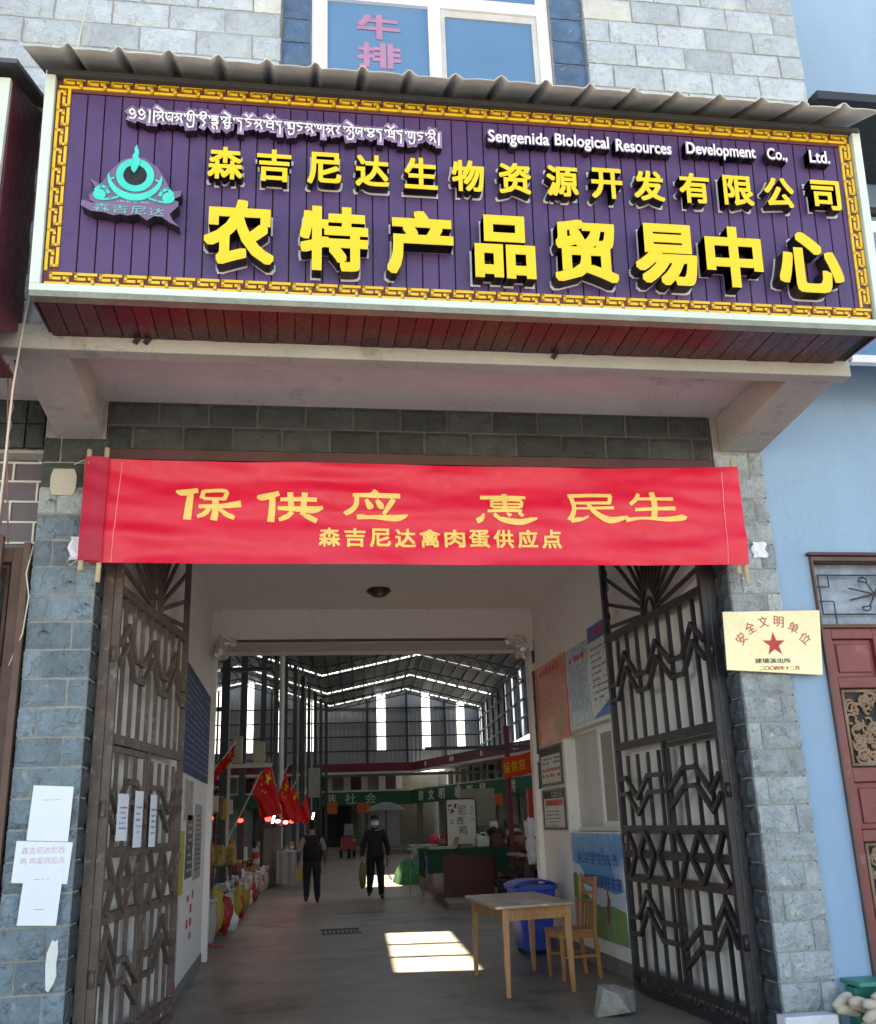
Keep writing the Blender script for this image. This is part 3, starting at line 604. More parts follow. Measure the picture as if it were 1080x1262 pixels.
# clerical-script characters as tapered strokes: each stroke is a list of (x, y, width) in a unit box
CL = {
 '保': [[(.02,.92,.03),(.12,.86,.12),(.34,.95,.09)],[(.24,.90,.10),(.22,.5,.12),(.20,.03,.13)],[(.42,.95,.07),(.40,.68,.08)],[(.42,.92,.07),(.74,.94,.07),(.72,.66,.08)],[(.42,.68,.06),(.74,.68,.06)],[(.36,.44,.06),(.7,.46,.08),(.97,.54,.12)],[(.60,.66,.11),(.60,.3,.11),(.58,.02,.12)],[(.52,.40,.07),(.44,.22,.09),(.34,.12,.05)],[(.66,.38,.05),(.76,.22,.09),(.88,.10,.07)]],
 '供': [[(.02,.82,.05),(.10,.78,.12),(.34,.92,.09)],[(.24,.86,.10),(.24,.45,.11),(.22,.02,.12)],[(.50,.95,.10),(.52,.52,.10)],[(.72,.95,.10),(.70,.52,.10)],[(.36,.72,.07),(.66,.74,.08),(.9,.73,.08)],[(.32,.46,.06),(.6,.44,.09),(.86,.42,.12),(.99,.50,.05)],[(.54,.36,.08),(.46,.2,.10),(.34,.08,.06)],[(.66,.34,.06),(.76,.2,.09),(.9,.05,.09)]],
 '应': [[(.46,.99,.10),(.52,.88,.12)],[(.16,.84,.06),(.5,.84,.09),(.88,.84,.09)],[(.22,.84,.08),(.20,.5,.09),(.04,.24,.10)],[(.36,.72,.05),(.42,.5,.12),(.44,.42,.07)],[(.52,.70,.06),(.58,.52,.12),(.58,.42,.07)],[(.78,.74,.09),(.70,.5,.09),(.62,.26,.06)],[(.22,.14,.08),(.5,.16,.09),(.82,.14,.13),(.99,.24,.05)]],
 '惠': [[(.10,.86,.07),(.5,.88,.07),(.82,.88,.06)],[(.48,.99,.09),(.48,.6,.08),(.47,.42,.08)],[(.28,.78,.06),(.27,.54,.06)],[(.28,.77,.05),(.72,.78,.05),(.72,.54,.07)],[(.28,.66,.04),(.72,.66,.04)],[(.28,.54,.05),(.72,.55,.05)],[(.20,.42,.05),(.6,.44,.06),(.74,.42,.06)],[(.14,.34,.04),(.10,.16,.10),(.03,.08,.09)],[(.30,.34,.06),(.42,.14,.09),(.72,.05,.11),(.98,.20,.06)],[(.50,.36,.04),(.56,.26,.09)],[(.68,.36,.04),(.76,.26,.08)]],
 '民': [[(.04,.92,.08),(.4,.94,.07),(.74,.92,.07)],[(.72,.93,.08),(.70,.70,.07)],[(.12,.68,.05),(.72,.68,.06)],[(.08,.92,.08),(.12,.5,.08),(.04,.10,.10)],[(.06,.10,.09),(.22,.14,.07),(.34,.24,.05)],[(.12,.50,.04),(.76,.52,.06)],[(.34,.66,.06),(.46,.36,.09),(.68,.12,.13),(.98,.22,.06)]],
 '生': [[(.26,.94,.07),(.20,.74,.08),(.10,.58,.06)],[(.22,.76,.06),(.5,.76,.06),(.82,.76,.07)],[(.48,.99,.10),(.50,.5,.11),(.48,.14,.11)],[(.18,.42,.06),(.5,.44,.06),(.84,.45,.07)],[(.02,.08,.09),(.3,.14,.06),(.7,.10,.10),(.96,.16,.12),(.995,.22,.04)]],
}
def smooth_pts(p, n=5):
    if len(p) == 2: return p
    out = []
    for i in range(len(p) - 1):
        a, b, c, d = p[max(i-1, 0)], p[i], p[i+1], p[min(i+2, len(p)-1)]
        for k in range(n):
            t = k / n; out.append(tuple(.5 * (2*b[q] + (c[q]-a[q])*t + (2*a[q]-5*b[q]+4*c[q]-d[q])*t*t + (3*b[q]-a[q]-3*c[q]+d[q])*t**3) for q in range(3)))
    return out + [p[-1]]
def brush(mb, strokes, cx, cz, w_, h_, y, fn, lay=.00025):
    for si, st in enumerate(strokes):
        pts = smooth_pts(st); L, Rr = [], []
        for i, (a, b, q) in enumerate(pts):
            x_, z_ = cx + (a - .5) * w_, cz + (b - .5) * h_
            a0, b0, _ = pts[max(0, i-1)]; a1, b1, _ = pts[min(len(pts)-1, i+1)]
            dx, dz = (a1 - a0) * w_, (b1 - b0) * h_; l_ = math.hypot(dx, dz) or 1; nx, nz = -dz / l_ * q * h_ * .86, dx / l_ * q * h_ * .86
            L.append((x_ + nx, z_ + nz)); Rr.append((x_ - nx, z_ - nz))
        k = len(mb.v); yy = y - si * lay
        for a, b in zip(L, Rr): mb.v += [fn(Vector((a[0], yy, a[1]))), fn(Vector((b[0], yy, b[1])))]
        for i in range(len(L) - 1): mb.f.append((k + 2*i, k + 2*i + 1, k + 2*i + 3, k + 2*i + 2)); mb.mi.append(0)
for ch, x, z in (('保', .73, 3.56), ('供', 1.275, 3.555), ('应', 1.86, 3.565), ('惠', 2.79, 3.565), ('民', 3.46, 3.57), ('生', 3.885, 3.58)):
    mb = MB(); brush(mb, CL[ch], x, z, .46, .235, -.166, cloth); part('character', mb, m_bgold, BN)
for i, ch in enumerate('森吉尼达禽肉蛋供应点'):
    mb = MB(); text_into(mb, ch, (1.545 + i * .1735, -.163, 3.337), .145, .135, XF, depth=.002, off=.024, fn=cloth); part('character', mb, m_bgold, BN)

# ------------------------------------------------------------------ iron gates
def gate(side):
    """leaf folded back along the passage wall; pattern taken in (distance from hinge, height)"""
    left = side == 'left'; m = m_iron_dust if left else m_iron
    def f(s, z, d=0.):
        if left: return Vector((.11 + .118 * s + d, .21 + s * .89, z))
        return Vector((4.365 - .035 * s - d, .21 + s * .965, z))
    G = thing('gate_leaf', f(1, 0), ('brown dusty iron gate leaf with zigzag bars folded back on the left wall' if left else 'black iron gate leaf with zigzag bars and fanlight folded back on the right wall'), 'gate')
    def bar(nm, pts, wd_, th, dd=0.):
        mb = MB()
        for a, b in zip(pts[:-1], pts[1:]):
            n_ = (f(0, 0, 1) - f(0, 0, 0)).normalized(); A, B_ = f(*a, dd), f(*b, dd); e = (B_ - A).normalized() * wd_ * .35
            if a != pts[0]: A = A - e
            if b != pts[-1]: B_ = B_ + e
            mb.bar(A, B_, wd_, th, n_)
        return part(nm, mb, m, G)
    bar('stile', [(.03,.03),(.03,3.75)], .06, .05); bar('stile', [(2.2,.03),(2.2,4.0)], .06, .05)
    for z in (3.06, 2.05, 1.33, 1.13, .93, .17): bar('rail', [(.062, z), (2.168, z)], .066, .046)
    bar('rail', [(.062,.05),(2.168,.05)], .06, .05); bar('rail', [(.062,1.985),(1.0,1.985)], .035, .036)
    bar('middle_stile', [(1.09,.198),(1.09,2.02)], .05, .038); bar('middle_stile', [(1.025,.198),(1.025,.9)], .03, .03); bar('middle_stile', [(1.025,1.36),(1.025,1.965)], .03, .03)
    for k in range(1, 9):
        s = k * .244
        bar('bar', [(s, 2.078), (s, 3.03)], .031, .028)
        if abs(s - 1.09) > .12:
            bar('bar', [(s, 1.358), (s, 1.96)], .030, .026); bar('bar', [(s, .198), (s, .90)], .030, .026)
    lo = [(2.168,2.47),(1.98,2.47),(1.74,2.72),(1.48,2.48),(1.23,2.48),(1.0,2.70),(.72,2.49),(.48,2.49),(.26,2.70),(.06,2.54)]
    bar('zigzag', lo, .037, .032, .022); bar('zigzag', [(a, b + .135) for a, b in lo], .037, .032, .022)
    for b_ in (0, .135):
        bar('zigzag', [(2.168,1.63+b_),(1.97,1.63+b_),(1.73,1.46+b_),(1.45,1.63+b_),(1.12,1.63+b_)], .037, .032, .022)
        bar('zigzag', [(1.0,1.50+b_),(.70,1.65+b_),(.46,1.65+b_),(.22,1.46+b_),(.06,1.58+b_)], .037, .032, .022)
        bar('zigzag', [(2.168,.47+b_),(1.95,.48+b_),(1.72,.69+b_),(1.43,.48+b_),(1.12,.48+b_)], .037, .032, .022)
        bar('zigzag', [(1.0,.33+b_),(.66,.51+b_),(.42,.52+b_),(.18,.72+b_),(.06,.56+b_)], .037, .032, .022)
    for c, w_ in ((1.63, .42), (.53, .38)):
        for s_ in (-1, 1):
            bar('diamond', [(c, 1.31), (c + s_ * .17, 1.13), (c, .95)], .045, .034, .02)
            bar('diamond', [(c + s_ * .42, 1.31), (c + s_ * .27, 1.13), (c + s_ * .42, .95)], .045, .034, .02)
    # fanlight rays and hub arch
    hub = (1.1, 3.09)
    for a in range(4, 177, 12):
        t = math.radians(a); L_ = 1.0 / max(abs(math.cos(t)) / 1.03, .02); Lh = .85 / max(math.sin(t), .05); q = min(L_, Lh)
        bar('ray', [(hub[0] + .17 * math.cos(t), hub[1] + .22 * math.sin(t)), (hub[0] + q * math.cos(t), hub[1] + q * math.sin(t))], .03, .026)
    bar('hub_arch', [(hub[0] + .17 * math.cos(t), hub[1] + .24 * math.sin(t)) for t in [math.pi * i / 10 for i in range(11)]], .03, .03)
    bar('hub_arch', [(hub[0] + .09 * math.cos(t), hub[1] + .14 * math.sin(t)) for t in [math.pi * i / 8 for i in range(9)]], .02, .02)
    bar('rail', [(.062, 3.93), (2.168, 3.93)], .04, .04)
    # scrolls in the bottom row
    for k in range(9):
        s = .2 + k * .235
        if abs(s - 1.09) < .06: continue
        pts = [f(s + .035 * math.cos(t) * (1 - t / 14), .11 + .045 * math.sin(t), .0) for t in [i * .55 for i in range(14)]]
        part('scroll', MB().tube(pts, .0065, 6), m, G, True)
        part('scroll', MB().tube([f(s + .11 + .04 * math.sin(i), .07 + i * .0165) for i in range(6)], .006, 6), m, G, True)
    for z in (.6, 1.6, 2.6): part('hinge', MB().tube([f(-.01, z - .05), f(-.01, z + .05)], .02, 8), m, G, True)
    part('lock_plate', MB().hexa([f(2.02,1.17,.026), f(2.14,1.17,.026), f(2.14,1.17,.034), f(2.02,1.17,.034), f(2.02,1.29,.026), f(2.14,1.29,.026), f(2.14,1.29,.034), f(2.02,1.29,.034)]), m, G)
    part('bolt', MB().tube([f(2.1, 1.22, .03), f(2.1, 1.28, .03)], .03, 8).tube([f(2.1, 1.16, .03), f(2.1, 1.2, .03)], .018, 8), m, G)
    # chain near the top
    ch = MB()
    for k in range(9):
        z = 3.25 + k * .07; s0 = 2.05 + .02 * math.sin(k)
        ch.tube([f(s0 + (.018 * math.cos(t) if k % 2 else 0), z + .04 * math.sin(t), .03 + (0 if k % 2 else .018 * math.cos(t))) for t in [i * math.pi / 4 for i in range(9)]], .006, 5)
    part('chain', ch, m, G)
    return G
gate('left'); gate('right')
for nm, xa, xb, mm in (('left', .012, .082, m_iron_dust), ('right', 4.385, 4.45, m_iron)):
    po = MB().box(xa, xb, .20, .27, 0, 4.0).box(xa + (.07 if nm == 'left' else -.014), xb + (.014 if nm == 'left' else -.065), .21, .25, 0, 4.0)
    part('gate_post', po, mm, None, bevel=.005, label='%s steel post carrying the %s gate leaf hinges against the pillar' % ('brown' if nm == 'left' else 'black', nm), cat='gate post')

# ------------------------------------------------------------------ papers, plaque
PL = thing('plaque', (4.72, -.03, 2.36), 'brass plaque with red star and red arched characters on the right pillar', 'plaque')
q = [(4.345,2.405),(5.065,2.36),(5.115,2.835),(4.365,2.825)]
pl = MB(); pl.prism(q, (0, -.045, 0), (1,0,0), (0,0,1), (0,-1,0), .012)
part('plate', pl, m_plaque, PL, bevel=.003)
star = [(4.725 + (.088 if i % 2 == 0 else .035) * math.sin(i * math.pi / 5), 2.585 + (.088 if i % 2 == 0 else .035) * math.cos(i * math.pi / 5)) for i in range(10)]
part('star', MB().prism(star, (0, -.058, 0), (1,0,0), (0,0,1), (0,-1,0), .002), m_plaque_red, PL)
for i, ch in enumerate('安全文明单位'):
    a = math.radians(62 - i * 24.8 + 0); cx_, cz_ = 4.725 - .27 * math.sin(a) * 1.02, 2.50 + .24 * math.cos(a) + .015
    ba = a * .75; bs = (Vector((math.cos(ba), 0, math.sin(ba))), Vector((-math.sin(ba), 0, math.cos(ba))), Vector((0,-1,0)))
    text_part('character', ch, (cx_, -.0575, cz_), .075, .08, bs, m_plaque_red, PL, off=.0, depth=.002)
text_part('lettering', '建塘派出所', (4.70, -.0575, 2.468), .27, .035, XF, m_dkprint, PL, depth=.004)
text_part('lettering', '二〇〇四年十二月', (4.74, -.0575, 2.415), .30, .03, XF, m_redprint, PL, depth=.004)
def sheet(nm, pts, y, lbl, cat='notice', group=None, m=None):
    mb = MB().prism(pts, (0, y, 0), (1,0,0), (0,0,1), (0,-1,0), .002)
    return thing(nm, (sum(p[0] for p in pts)/len(pts), y, pts[0][1]), lbl, cat, group), mb
T, mb = sheet('paper_notice', [(-.29,1.425),(-.045,1.41),(-.035,1.735),(-.275,1.75)], -.022, 'upper white paper sheet taped on the left stone pillar above the red lettered one')
part('sheet', mb, m_paper, T); part('print', print_lines(MB(), (-.16,-.0245,1.66), .1, .008, XF, 1, 1, .008).add([], []), m_blueprint, T)
T, mb = sheet('paper_notice', [(-.355,1.185),(-.03,1.165),(-.015,1.405),(-.345,1.425)], -.0255, 'middle white paper with two rows of faint red characters on the left pillar')
part('sheet', mb, m_paper, T)
m_faint = mat('faint_red_print', (.66,.42,.50), .8)
text_part('lettering', '森吉尼达尼西', (-.185,-.0278,1.365), .25, .04, XF, m_faint, T, depth=.001)
text_part('lettering', '鸡 鸡蛋供应点', (-.185,-.0278,1.305), .26, .04, XF, m_faint, T, depth=.001)
T, mb = sheet('paper_notice', [(-.30,.945),(-.075,.935),(-.055,1.27),(-.28,1.275)], -.029, 'lowest white paper sheet taped on the left stone pillar below the red lettered one')
part('sheet', mb, m_paper, T); part('print', print_lines(MB(), (-.175,-.0315,1.20), .1, .008, XF, 1, 2, .008), m_blueprint, T); part('print', print_lines(MB(), (-.185,-.0315,1.03), .05, .007, XF, 1, 3, .008), m_dkprint, T)
# papers on the left gate leaf
GB = (Vector((.135, .985, 0)).normalized(), Vector((0,0,1)), Vector((.985, -.135, 0)).normalized())
for (s, z, w_, h_), lb_ in (((.30,1.55,.24,.30), 'small white paper nearest the pillar hung on the left gate leaf'), ((.72,1.54,.20,.38), 'middle narrow white paper hung on the left gate leaf'), ((1.15,1.53,.17,.37), 'white paper slip farthest from the pillar on the left gate leaf')):
    c_ = Vector((.11 + .118 * s, .21 + s * .89, z)) + GB[2] * .045
    T = thing('paper_notice', c_, lb_, 'notice'); part('sheet', panel(c_, w_, h_, .002, GB), m_paper, T)
    part('print', print_lines(MB(), c_ + GB[2] * .004, w_ * .6, h_ * .55, GB, 5, int(s * 10), .014, .4), m_blueprint, T)

# ------------------------------------------------------------------ right passage wall posters
def wall_poster(nm, y0, y1, z0, z1, m, lbl, basis=XR, X=4.44, t=.008, cat='poster', frame=None):
    c_ = Vector((X, (y0 + y1) / 2, (z0 + z1) / 2)) + basis[2] * .002; T = thing(nm, c_, lbl, cat)
    part('sheet', panel(c_, abs(y1 - y0), z1 - z0, t, basis), m, T)
    if frame:
        fr = MB(); w_, h_ = abs(y1 - y0), z1 - z0
        for a, b, ww, hh in ((0, h_/2, w_ + .04, .03), (0, -h_/2, w_ + .04, .03), (w_/2, 0, .03, h_), (-w_/2, 0, .03, h_)):
            p_ = panel(c_ + basis[0] * a + basis[1] * b, ww, hh, .022, basis); fr.add(p_.v, p_.f)
        part('frame', fr, frame, T)
    return T, c_ + basis[2] * (t + .001)
m_por = mat('orange_poster', (.60, .10, .03), .35, var=.35, scale=2.2, stain=((.68,.28,.05), .5, 1.6, .2))
T, c_ = wall_poster('poster', 4.38, 5.85, 2.33, 3.29, m_por, 'orange red poster with faded print high on the right passage wall')
part('print', print_lines(MB(), c_ + Vector((0, .25, .02)), .6, .42, XR, 8, 5, .03, .5), mat('tan_print', (.42,.22,.08), .6), T)
part('print', print_lines(MB(), c_ + Vector((0, .0, .37)), 1.0, .10, XR, 1, 6, .12, .9), m_redprint, T)
part('picture', MB().prism([(-.2,-.12),(-.05,-.2),(.12,-.16),(.2,0),(.12,.14),(-.08,.16),(-.2,.05)], c_ + Vector((0, -.3, -.25)), XR[0], XR[1], XR[2], .001), mat('tan_patch', (.55,.40,.20), .6), T)
m_pbl = mat('silver_blue_poster', (.40, .48, .56), .25, var=.2, scale=3, stain=((.14,.36,.58), .52, 1.2, .25))
T, c_ = wall_poster('poster', 3.50, 4.32, 2.42, 3.275, m_pbl, 'glossy silver blue notice board with red title on the right passage wall')
part('print', print_lines(MB(), c_ + Vector((0, 0, .29)), .62, .09, XR, 1, 8, .07, .9), m_redprint, T)
part('print', print_lines(MB(), c_ + Vector((0, 0, -.03)), .66, .5, XR, 12, 9, .02, .45), m_blueprint, T)
T, c_ = wall_poster('poster', 2.72, 3.44, 2.42, 3.38, mat('white_board', (.62,.63,.66), .3, var=.06), 'white notice board with blue header beside the gate on the right wall')
part('header', panel(c_ + Vector((0,0,.39)), .72, .16, .002, XR), mat('board_blue', (.05,.09,.40), .4), T)
part('print', print_lines(MB(), c_ + Vector((-.004,0,.39)), .3, .08, XR, 1, 2, .09, .9), m_redprint, T)
part('print', print_lines(MB(), c_ + Vector((0, 0, -.02)), .6, .58, XR, 9, 11, .03, .35), m_dkprint, T)
part('corner_print', MB().prism([(-.36,-.48),(.36,-.48),(.36,-.30)], c_, XR[0], XR[1], XR[2], .001), mat('board_blue2', (.04,.15,.45), .4), T)
T, c_ = wall_poster('framed_notice', 4.83, 5.83, 1.84, 2.28, m_wht, 'upper framed white notice with red digits left of the wall window', frame=mat('brown_frame', (.12,.09,.07), .5))
part('print', panel(c_ + Vector((0,0,.17)), .96, .09, .001, XR), m_dkprint, T)
part('print', print_lines(MB(), c_ + Vector((0,0,-.08)), .85, .14, XR, 2, 3, .06, .6), m_redprint, T)
part('print', print_lines(MB(), c_ + Vector((0,0,.06)), .8, .10, XR, 2, 4, .04, .6), m_dkprint, T)
T, c_ = wall_poster('framed_notice', 4.80, 5.80, 1.33, 1.77, m_wht, 'lower framed white notice with a black 12315 header strip left of the wall window', frame=MATS['brown_frame'])
part('header', panel(c_ + Vector((0,0,.17)), .96, .09, .001, XR), m_dkprint, T)
text_part('lettering', '12315', c_ + Vector((-.002,-.15,.17)), .45, .06, XR, m_wht, T, depth=.001, off=.01)
text_part('lettering', '消费维权服务站', c_ + Vector((-.002,0,.075)), .80, .075, XR, m_redprint, T, depth=.001, off=.02)
part('print', print_lines(MB(), c_ + Vector((0,.1,-.10)), .6, .2, XR, 5, 13, .03, .4), m_dkprint, T)
# landscape poster below the window
T, c_ = wall_poster('poster', 2.90, 4.66, .27, 1.285, mat('poster_sky', (.05,.30,.62), .35, var=.2, scale=1.2, stain=((.62,.72,.82), .50, 1.3, .15)), 'large poster of blue sky and green meadow with blue characters below the wall window')
def pz(y, z): return c_ + Vector((-.0008, y, z))
part('picture', MB().prism([(-.88,-.5),(.88,-.5),(.88,-.02),(.6,-.06),(.2,-.02),(-.3,.02),(-.6,.18),(-.88,.2)], c_, XR[0], XR[1], XR[2], .0008), mat('pale_cloud_print', (.60,.68,.78), .4, var=.1), T)
part('picture', MB().prism([(-.88,-.5),(.88,-.5),(.88,-.20),(.5,-.17),(.1,-.20),(-.3,-.14),(-.6,.02),(-.75,.10),(-.88,.08)], c_ + XR[2] * .0009, XR[0], XR[1], XR[2], .0008), mat('green_print', (.10,.28,.06), .4, var=.4, scale=6), T)
part('picture', MB().prism([(-.88,-.5),(-.5,-.42),(-.7,-.2),(-.88,-.15)], c_ + XR[2] * .0018, XR[0], XR[1], XR[2], .0008), mat('pink_print', (.5,.25,.35), .5, var=.3, scale=9), T)
m_navyp = mat('navy_print', (.03,.07,.30), .6)
text_part('lettering', '关注学生成长', c_ + Vector((-.005,-.05,.26)), 1.45, .12, XR, m_navyp, T, depth=.001, off=.0)
text_part('lettering', '共筑祖国美好未来', c_ + Vector((-.005,-.10,.04)), 1.45, .13, XR, m_navyp, T, depth=.001, off=.01)
part('picture', MB().prism([(.30,-.34),(.36,-.34),(.38,-.20),(.42,-.12),(.38,-.08),(.34,-.02),(.30,.0),(.33,-.1),(.28,-.2)], c_ + XR[2] * .0022, XR[0], XR[1], XR[2], .0008), mat('maroon_print', (.25,.03,.05), .5), T)
# small signs at the far end of the right wall
T, c_ = wall_poster('direction_sign', 5.84, 6.09, 3.40, 3.70, m_dkprint, 'small black sign with a white arrow at the top of the right wall end', cat='sign')
part('arrow', MB().prism([(-.03,-.1),(.02,-.1),(.02,.03),(.06,.03),(.0,.1),(-.07,.03),(-.03,.03)], c_, XR[0], XR[1], XR[2], .001), m_wht, T)
for (a, b), lb_ in (((2.96,3.28), 'top'), ((2.60,2.93), 'second'), ((2.25,2.57), 'third'), ((1.82,2.12), 'lowest')):
    T, c_ = wall_poster('framed_notice', 5.92, 6.08, a, b, mat('grey_notice_' + lb_, (.42,.42,.45), .4, var=.15), lb_ + ' of the four narrow framed notices at the far end of the right wall', cat='notice', frame=m_steel)
    part('print', print_lines(MB(), c_, .12, .2, XR, 5, 3, .02, .5), m_dkprint, T)
# wall window
Wn = bp('window', MB().box(4.52,4.57,2.98,3.04,1.34,2.34).box(4.52,4.57,3.62,3.68,1.34,2.34).box(4.52,4.57,3.04,3.62,1.34,1.40).box(4.52,4.57,3.04,3.62,2.28,2.34).box(4.55,4.59,2.942,4.718,1.302,1.339).box(4.55,4.59,2.942,4.718,2.341,2.378), m_winframe)
part('pane', MB().box(4.54,4.548,3.04,3.62,1.40,2.28), mat('frosted_pane', (.36,.33,.28), .6, var=.1), Wn)
part('pane', MB().box(4.575,4.582,3.681,4.718,1.34,2.34), mat('pale_blind', (.60,.58,.56), .5, var=.04), Wn)
part('sill', MB().box(4.425,4.55,2.95,4.71,1.285,1.3), m_plaster, Wn)
# left passage wall boards
m_pnavy = mat('navy_board', (.022,.035,.11), .8, var=.15)
T, c_ = wall_poster('notice_board', 3.05, 6.0, 1.98, 3.02, m_pnavy, 'navy blue notice board with rows of small white print on the left passage wall', XL, .29, cat='notice board')
part('print', print_lines(MB(), c_, 2.7, .9, XL, 14, 21, .05, .22), mat('white_small_print', (.25,.30,.45), .6), T)
T, c_ = wall_poster('couplet_paper', 2.55, 2.95, .98, 1.95, mat('red_paper', (.55,.01,.02), .6), 'tall red paper strip on the left passage wall beside the gate leaf', XL, .29)
part('patch', panel(c_ + Vector((0,0,.18)), .40, .14, .001, XL), mat('gold_print', (.5,.35,.08), .5), T)
T, c_ = wall_poster('notice', 3.4, 4.2, 1.55, 1.93, mat('scribbled_paper', (.40,.37,.34), .7, var=.5, scale=5), 'crumpled grey paper notice under the navy board on the left wall', XL, .29)
T, c_ = wall_poster('notice', 3.72, 4.35, 1.0, 1.60, mat('black_notice', (.07,.06,.07), .4, var=.2), 'dark framed notice beneath the navy board on the left wall', XL, .29)
part('print', print_lines(MB(), c_, .45, .5, XL, 7, 6, .05, .4), m_wht, T)
T, c_ = wall_poster('notice', 4.55, 5.35, .95, 1.72, mat('grey_notice', (.35,.34,.35), .4, var=.1), 'grey framed notice nearest the hall on the left passage wall', XL, .29)
part('print', print_lines(MB(), c_, .65, .6, XL, 12, 8, .03, .4), m_dkprint, T)
T, c_ = wall_poster('notice', 3.1, 3.5, .88, 1.45, mat('yellow_notice', (.55,.42,.04), .6, stain=((.1,.08,.02), .6, 9, .05)), 'narrow yellow notice beside the red strip on the left wall', XL, .29)
for i, y in enumerate((3.95, 4.3)):
    part('wall_lettering', print_lines(MB(), (.292, y + .2, .62), .2, .5, XL, 4, i + 40, .16, .8), m_redprint, B)
T, c_ = wall_poster('poster', 2.5, 3.2, .06, .86, mat('pink_poster', (.50,.38,.42), .5, var=.25, scale=3), 'pale pink poster with red border low on the left passage wall', XL, .29)
part('border', panel(c_ + Vector((0,0,-.35)), .70, .1, .001, XL), m_redprint, T); part('print', print_lines(MB(), c_ + Vector((0,0,.05)), .5, .5, XL, 6, 31, .06, .5), m_blueprint, T)
T, c_ = wall_poster('couplet_paper', 5.98, 6.09, .85, 1.35, mat('dark_red_paper', (.35,.01,.02), .6), 'short dark red paper strip at the hall end of the left wall', XL, .362)
# rolled curtain on the header with crumpled plastic at both ends
RC = thing('rolled_curtain', (2.3, 6.0, 3.6), 'brown rolled curtain rod along the header with crumpled silver plastic at its ends', 'curtain')
part('rod', MB().tube([(.45,5.82,3.70),(2.3,5.82,3.705),(4.3,5.82,3.70)], .018, 8), mat('brown_rod', (.12,.08,.07), .5), RC)
for x in (.42, 4.24):
    b_ = MB(); b_.blob((x,5.80,3.60), .10, .07, .14, 14, 10, .7, x); b_.blob((x + (.09 if x < 1 else -.09),5.79,3.68), .11, .05, .06, 12, 8, .6, x + 2)
    part('plastic_wrap', b_, m_silver, RC)
part('fabric', MB().box(.55,4.15,5.80,5.845,3.565,3.665), mat('taupe_fabric', (.40,.36,.33), .8, var=.06), RC)

# ------------------------------------------------------------------ blue building on the right with its carved door
BB = thing('blue_building', (8, .1, 0), 'light blue painted house wall right of the gate with a maroon carved door', 'building')
def bbp(name, mb, m, **k): return part(name, mb, m, BB, **k)
bbp('wall', MB().box(4.86,5.14,.03,.45,0,10.2).box(5.14,14,.03,.45,3.26,10.2).box(6.5,14,.03,.45,0,3.26), m_blue_wall)
bbp('door_frame', MB().box(5.141,5.155,.0,.2,0,3.255).box(5.155,6.5,.0,.2,3.225,3.255).box(5.155,6.5,.02,.2,2.72,2.745), m_brownwood)
bbp('lintel', MB().box(5.12,6.6,-.02,.03,3.262,3.285), m_maroon)
TR = bbp('transom', MB().box(5.156,6.5,.13,.14,2.746,3.224), m_doorglass)
sc_ = MB(); y_ = .08
def xz(pts, r=.006): sc_.tube([(x, y_, z) for x, z in pts], r, 6)
xz([(5.22,3.13),(6.3,3.13)]); xz([(5.22,2.83),(6.3,2.83)]); xz([(5.22,2.83),(5.22,3.13)]); xz([(5.17,3.04),(5.30,3.04),(5.30,3.13)]); xz([(5.17,2.93),(5.32,2.93),(5.32,2.75)])
for k in range(3):
    cx_ = 5.66 + k * .42; cz_ = 2.985
    for sx in (-1, 1):
        for sz in (-1, 1):
            xz([(cx_ + sx * .02 * 0, cz_), (cx_ + sx * .05, cz_ + sz * .09)] + [(cx_ + sx * (.08 + .035 * math.cos(t)), cz_ + sz * (.10 + .03 * math.sin(t))) for t in (0, .8, 1.6, 2.4, 3.1, 3.9)], .006)
        xz([(cx_, cz_), (cx_ + sx * .2, cz_ + .045)], .006); xz([(cx_, cz_), (cx_ + sx * .2, cz_ - .045)], .006)
part('scrollwork', sc_, m_iron, TR)
D = bbp('door', MB().box(5.156,5.24,.05,.11,0,2.719).box(5.57,5.66,.05,.11,0,2.719).box(5.24,5.57,.05,.11,2.64,2.719).box(5.24,5.57,.05,.11,2.28,2.36).box(5.24,5.57,.05,.11,1.62,1.72).box(5.24,5.57,.05,.11,1.22,1.30).box(5.24,5.57,.05,.11,.5,.62).box(5.24,5.57,.05,.11,.0,.12), m_door, bevel=.006)
part('door_panel', MB().box(5.24,5.57,.085,.10,2.36,2.64).box(5.275,5.535,.07,.09,2.395,2.605), m_door, D, bevel=.008)
part('door_panel', MB().box(5.24,5.57,.085,.10,.12,.5), m_door, D, bevel=.008); part('door_panel', MB().box(5.24,5.57,.085,.10,1.30,1.62).box(5.28,5.53,.07,.09,1.34,1.58), m_door, D, bevel=.008)
def carving(x0, x1, z0, z1, y, par, m, seed=1, n=26):
    q = random.Random(seed); mb = MB()
    mb.box(x0, x0 + .02, y, y + .02, z0, z1).box(x1 - .02, x1, y, y + .02, z0, z1).box(x0 + .02, x1 - .02, y, y + .02, z1 - .02, z1).box(x0 + .02, x1 - .02, y, y + .02, z0, z0 + .02)
    for i in range(n):
        x, z = q.uniform(x0 + .04, x1 - .04), q.uniform(z0 + .04, z1 - .04); r_ = q.uniform(.03, .06); a = q.uniform(0, 6)
        mb.tube([(min(max(x + r_ * math.cos(a + t) * (1 - t / 9), x0 + .02), x1 - .02), y + .012, min(max(z + r_ * math.sin(a + t) * (1 - t / 9), z0 + .02), z1 - .02)) for t in [j * .7 for j in range(8)]], .011, 5)
        if i % 3 == 0: mb.blob((x, y + .01, z), .022, .012, .022, 7, 4)
    return part('carved_panel', mb, m, par, True)
carving(5.26, 5.55, 1.73, 2.27, .07, D, m_carve, 3, 40); carving(5.26, 5.55, .63, 1.21, .07, D, m_carve, 5, 40)
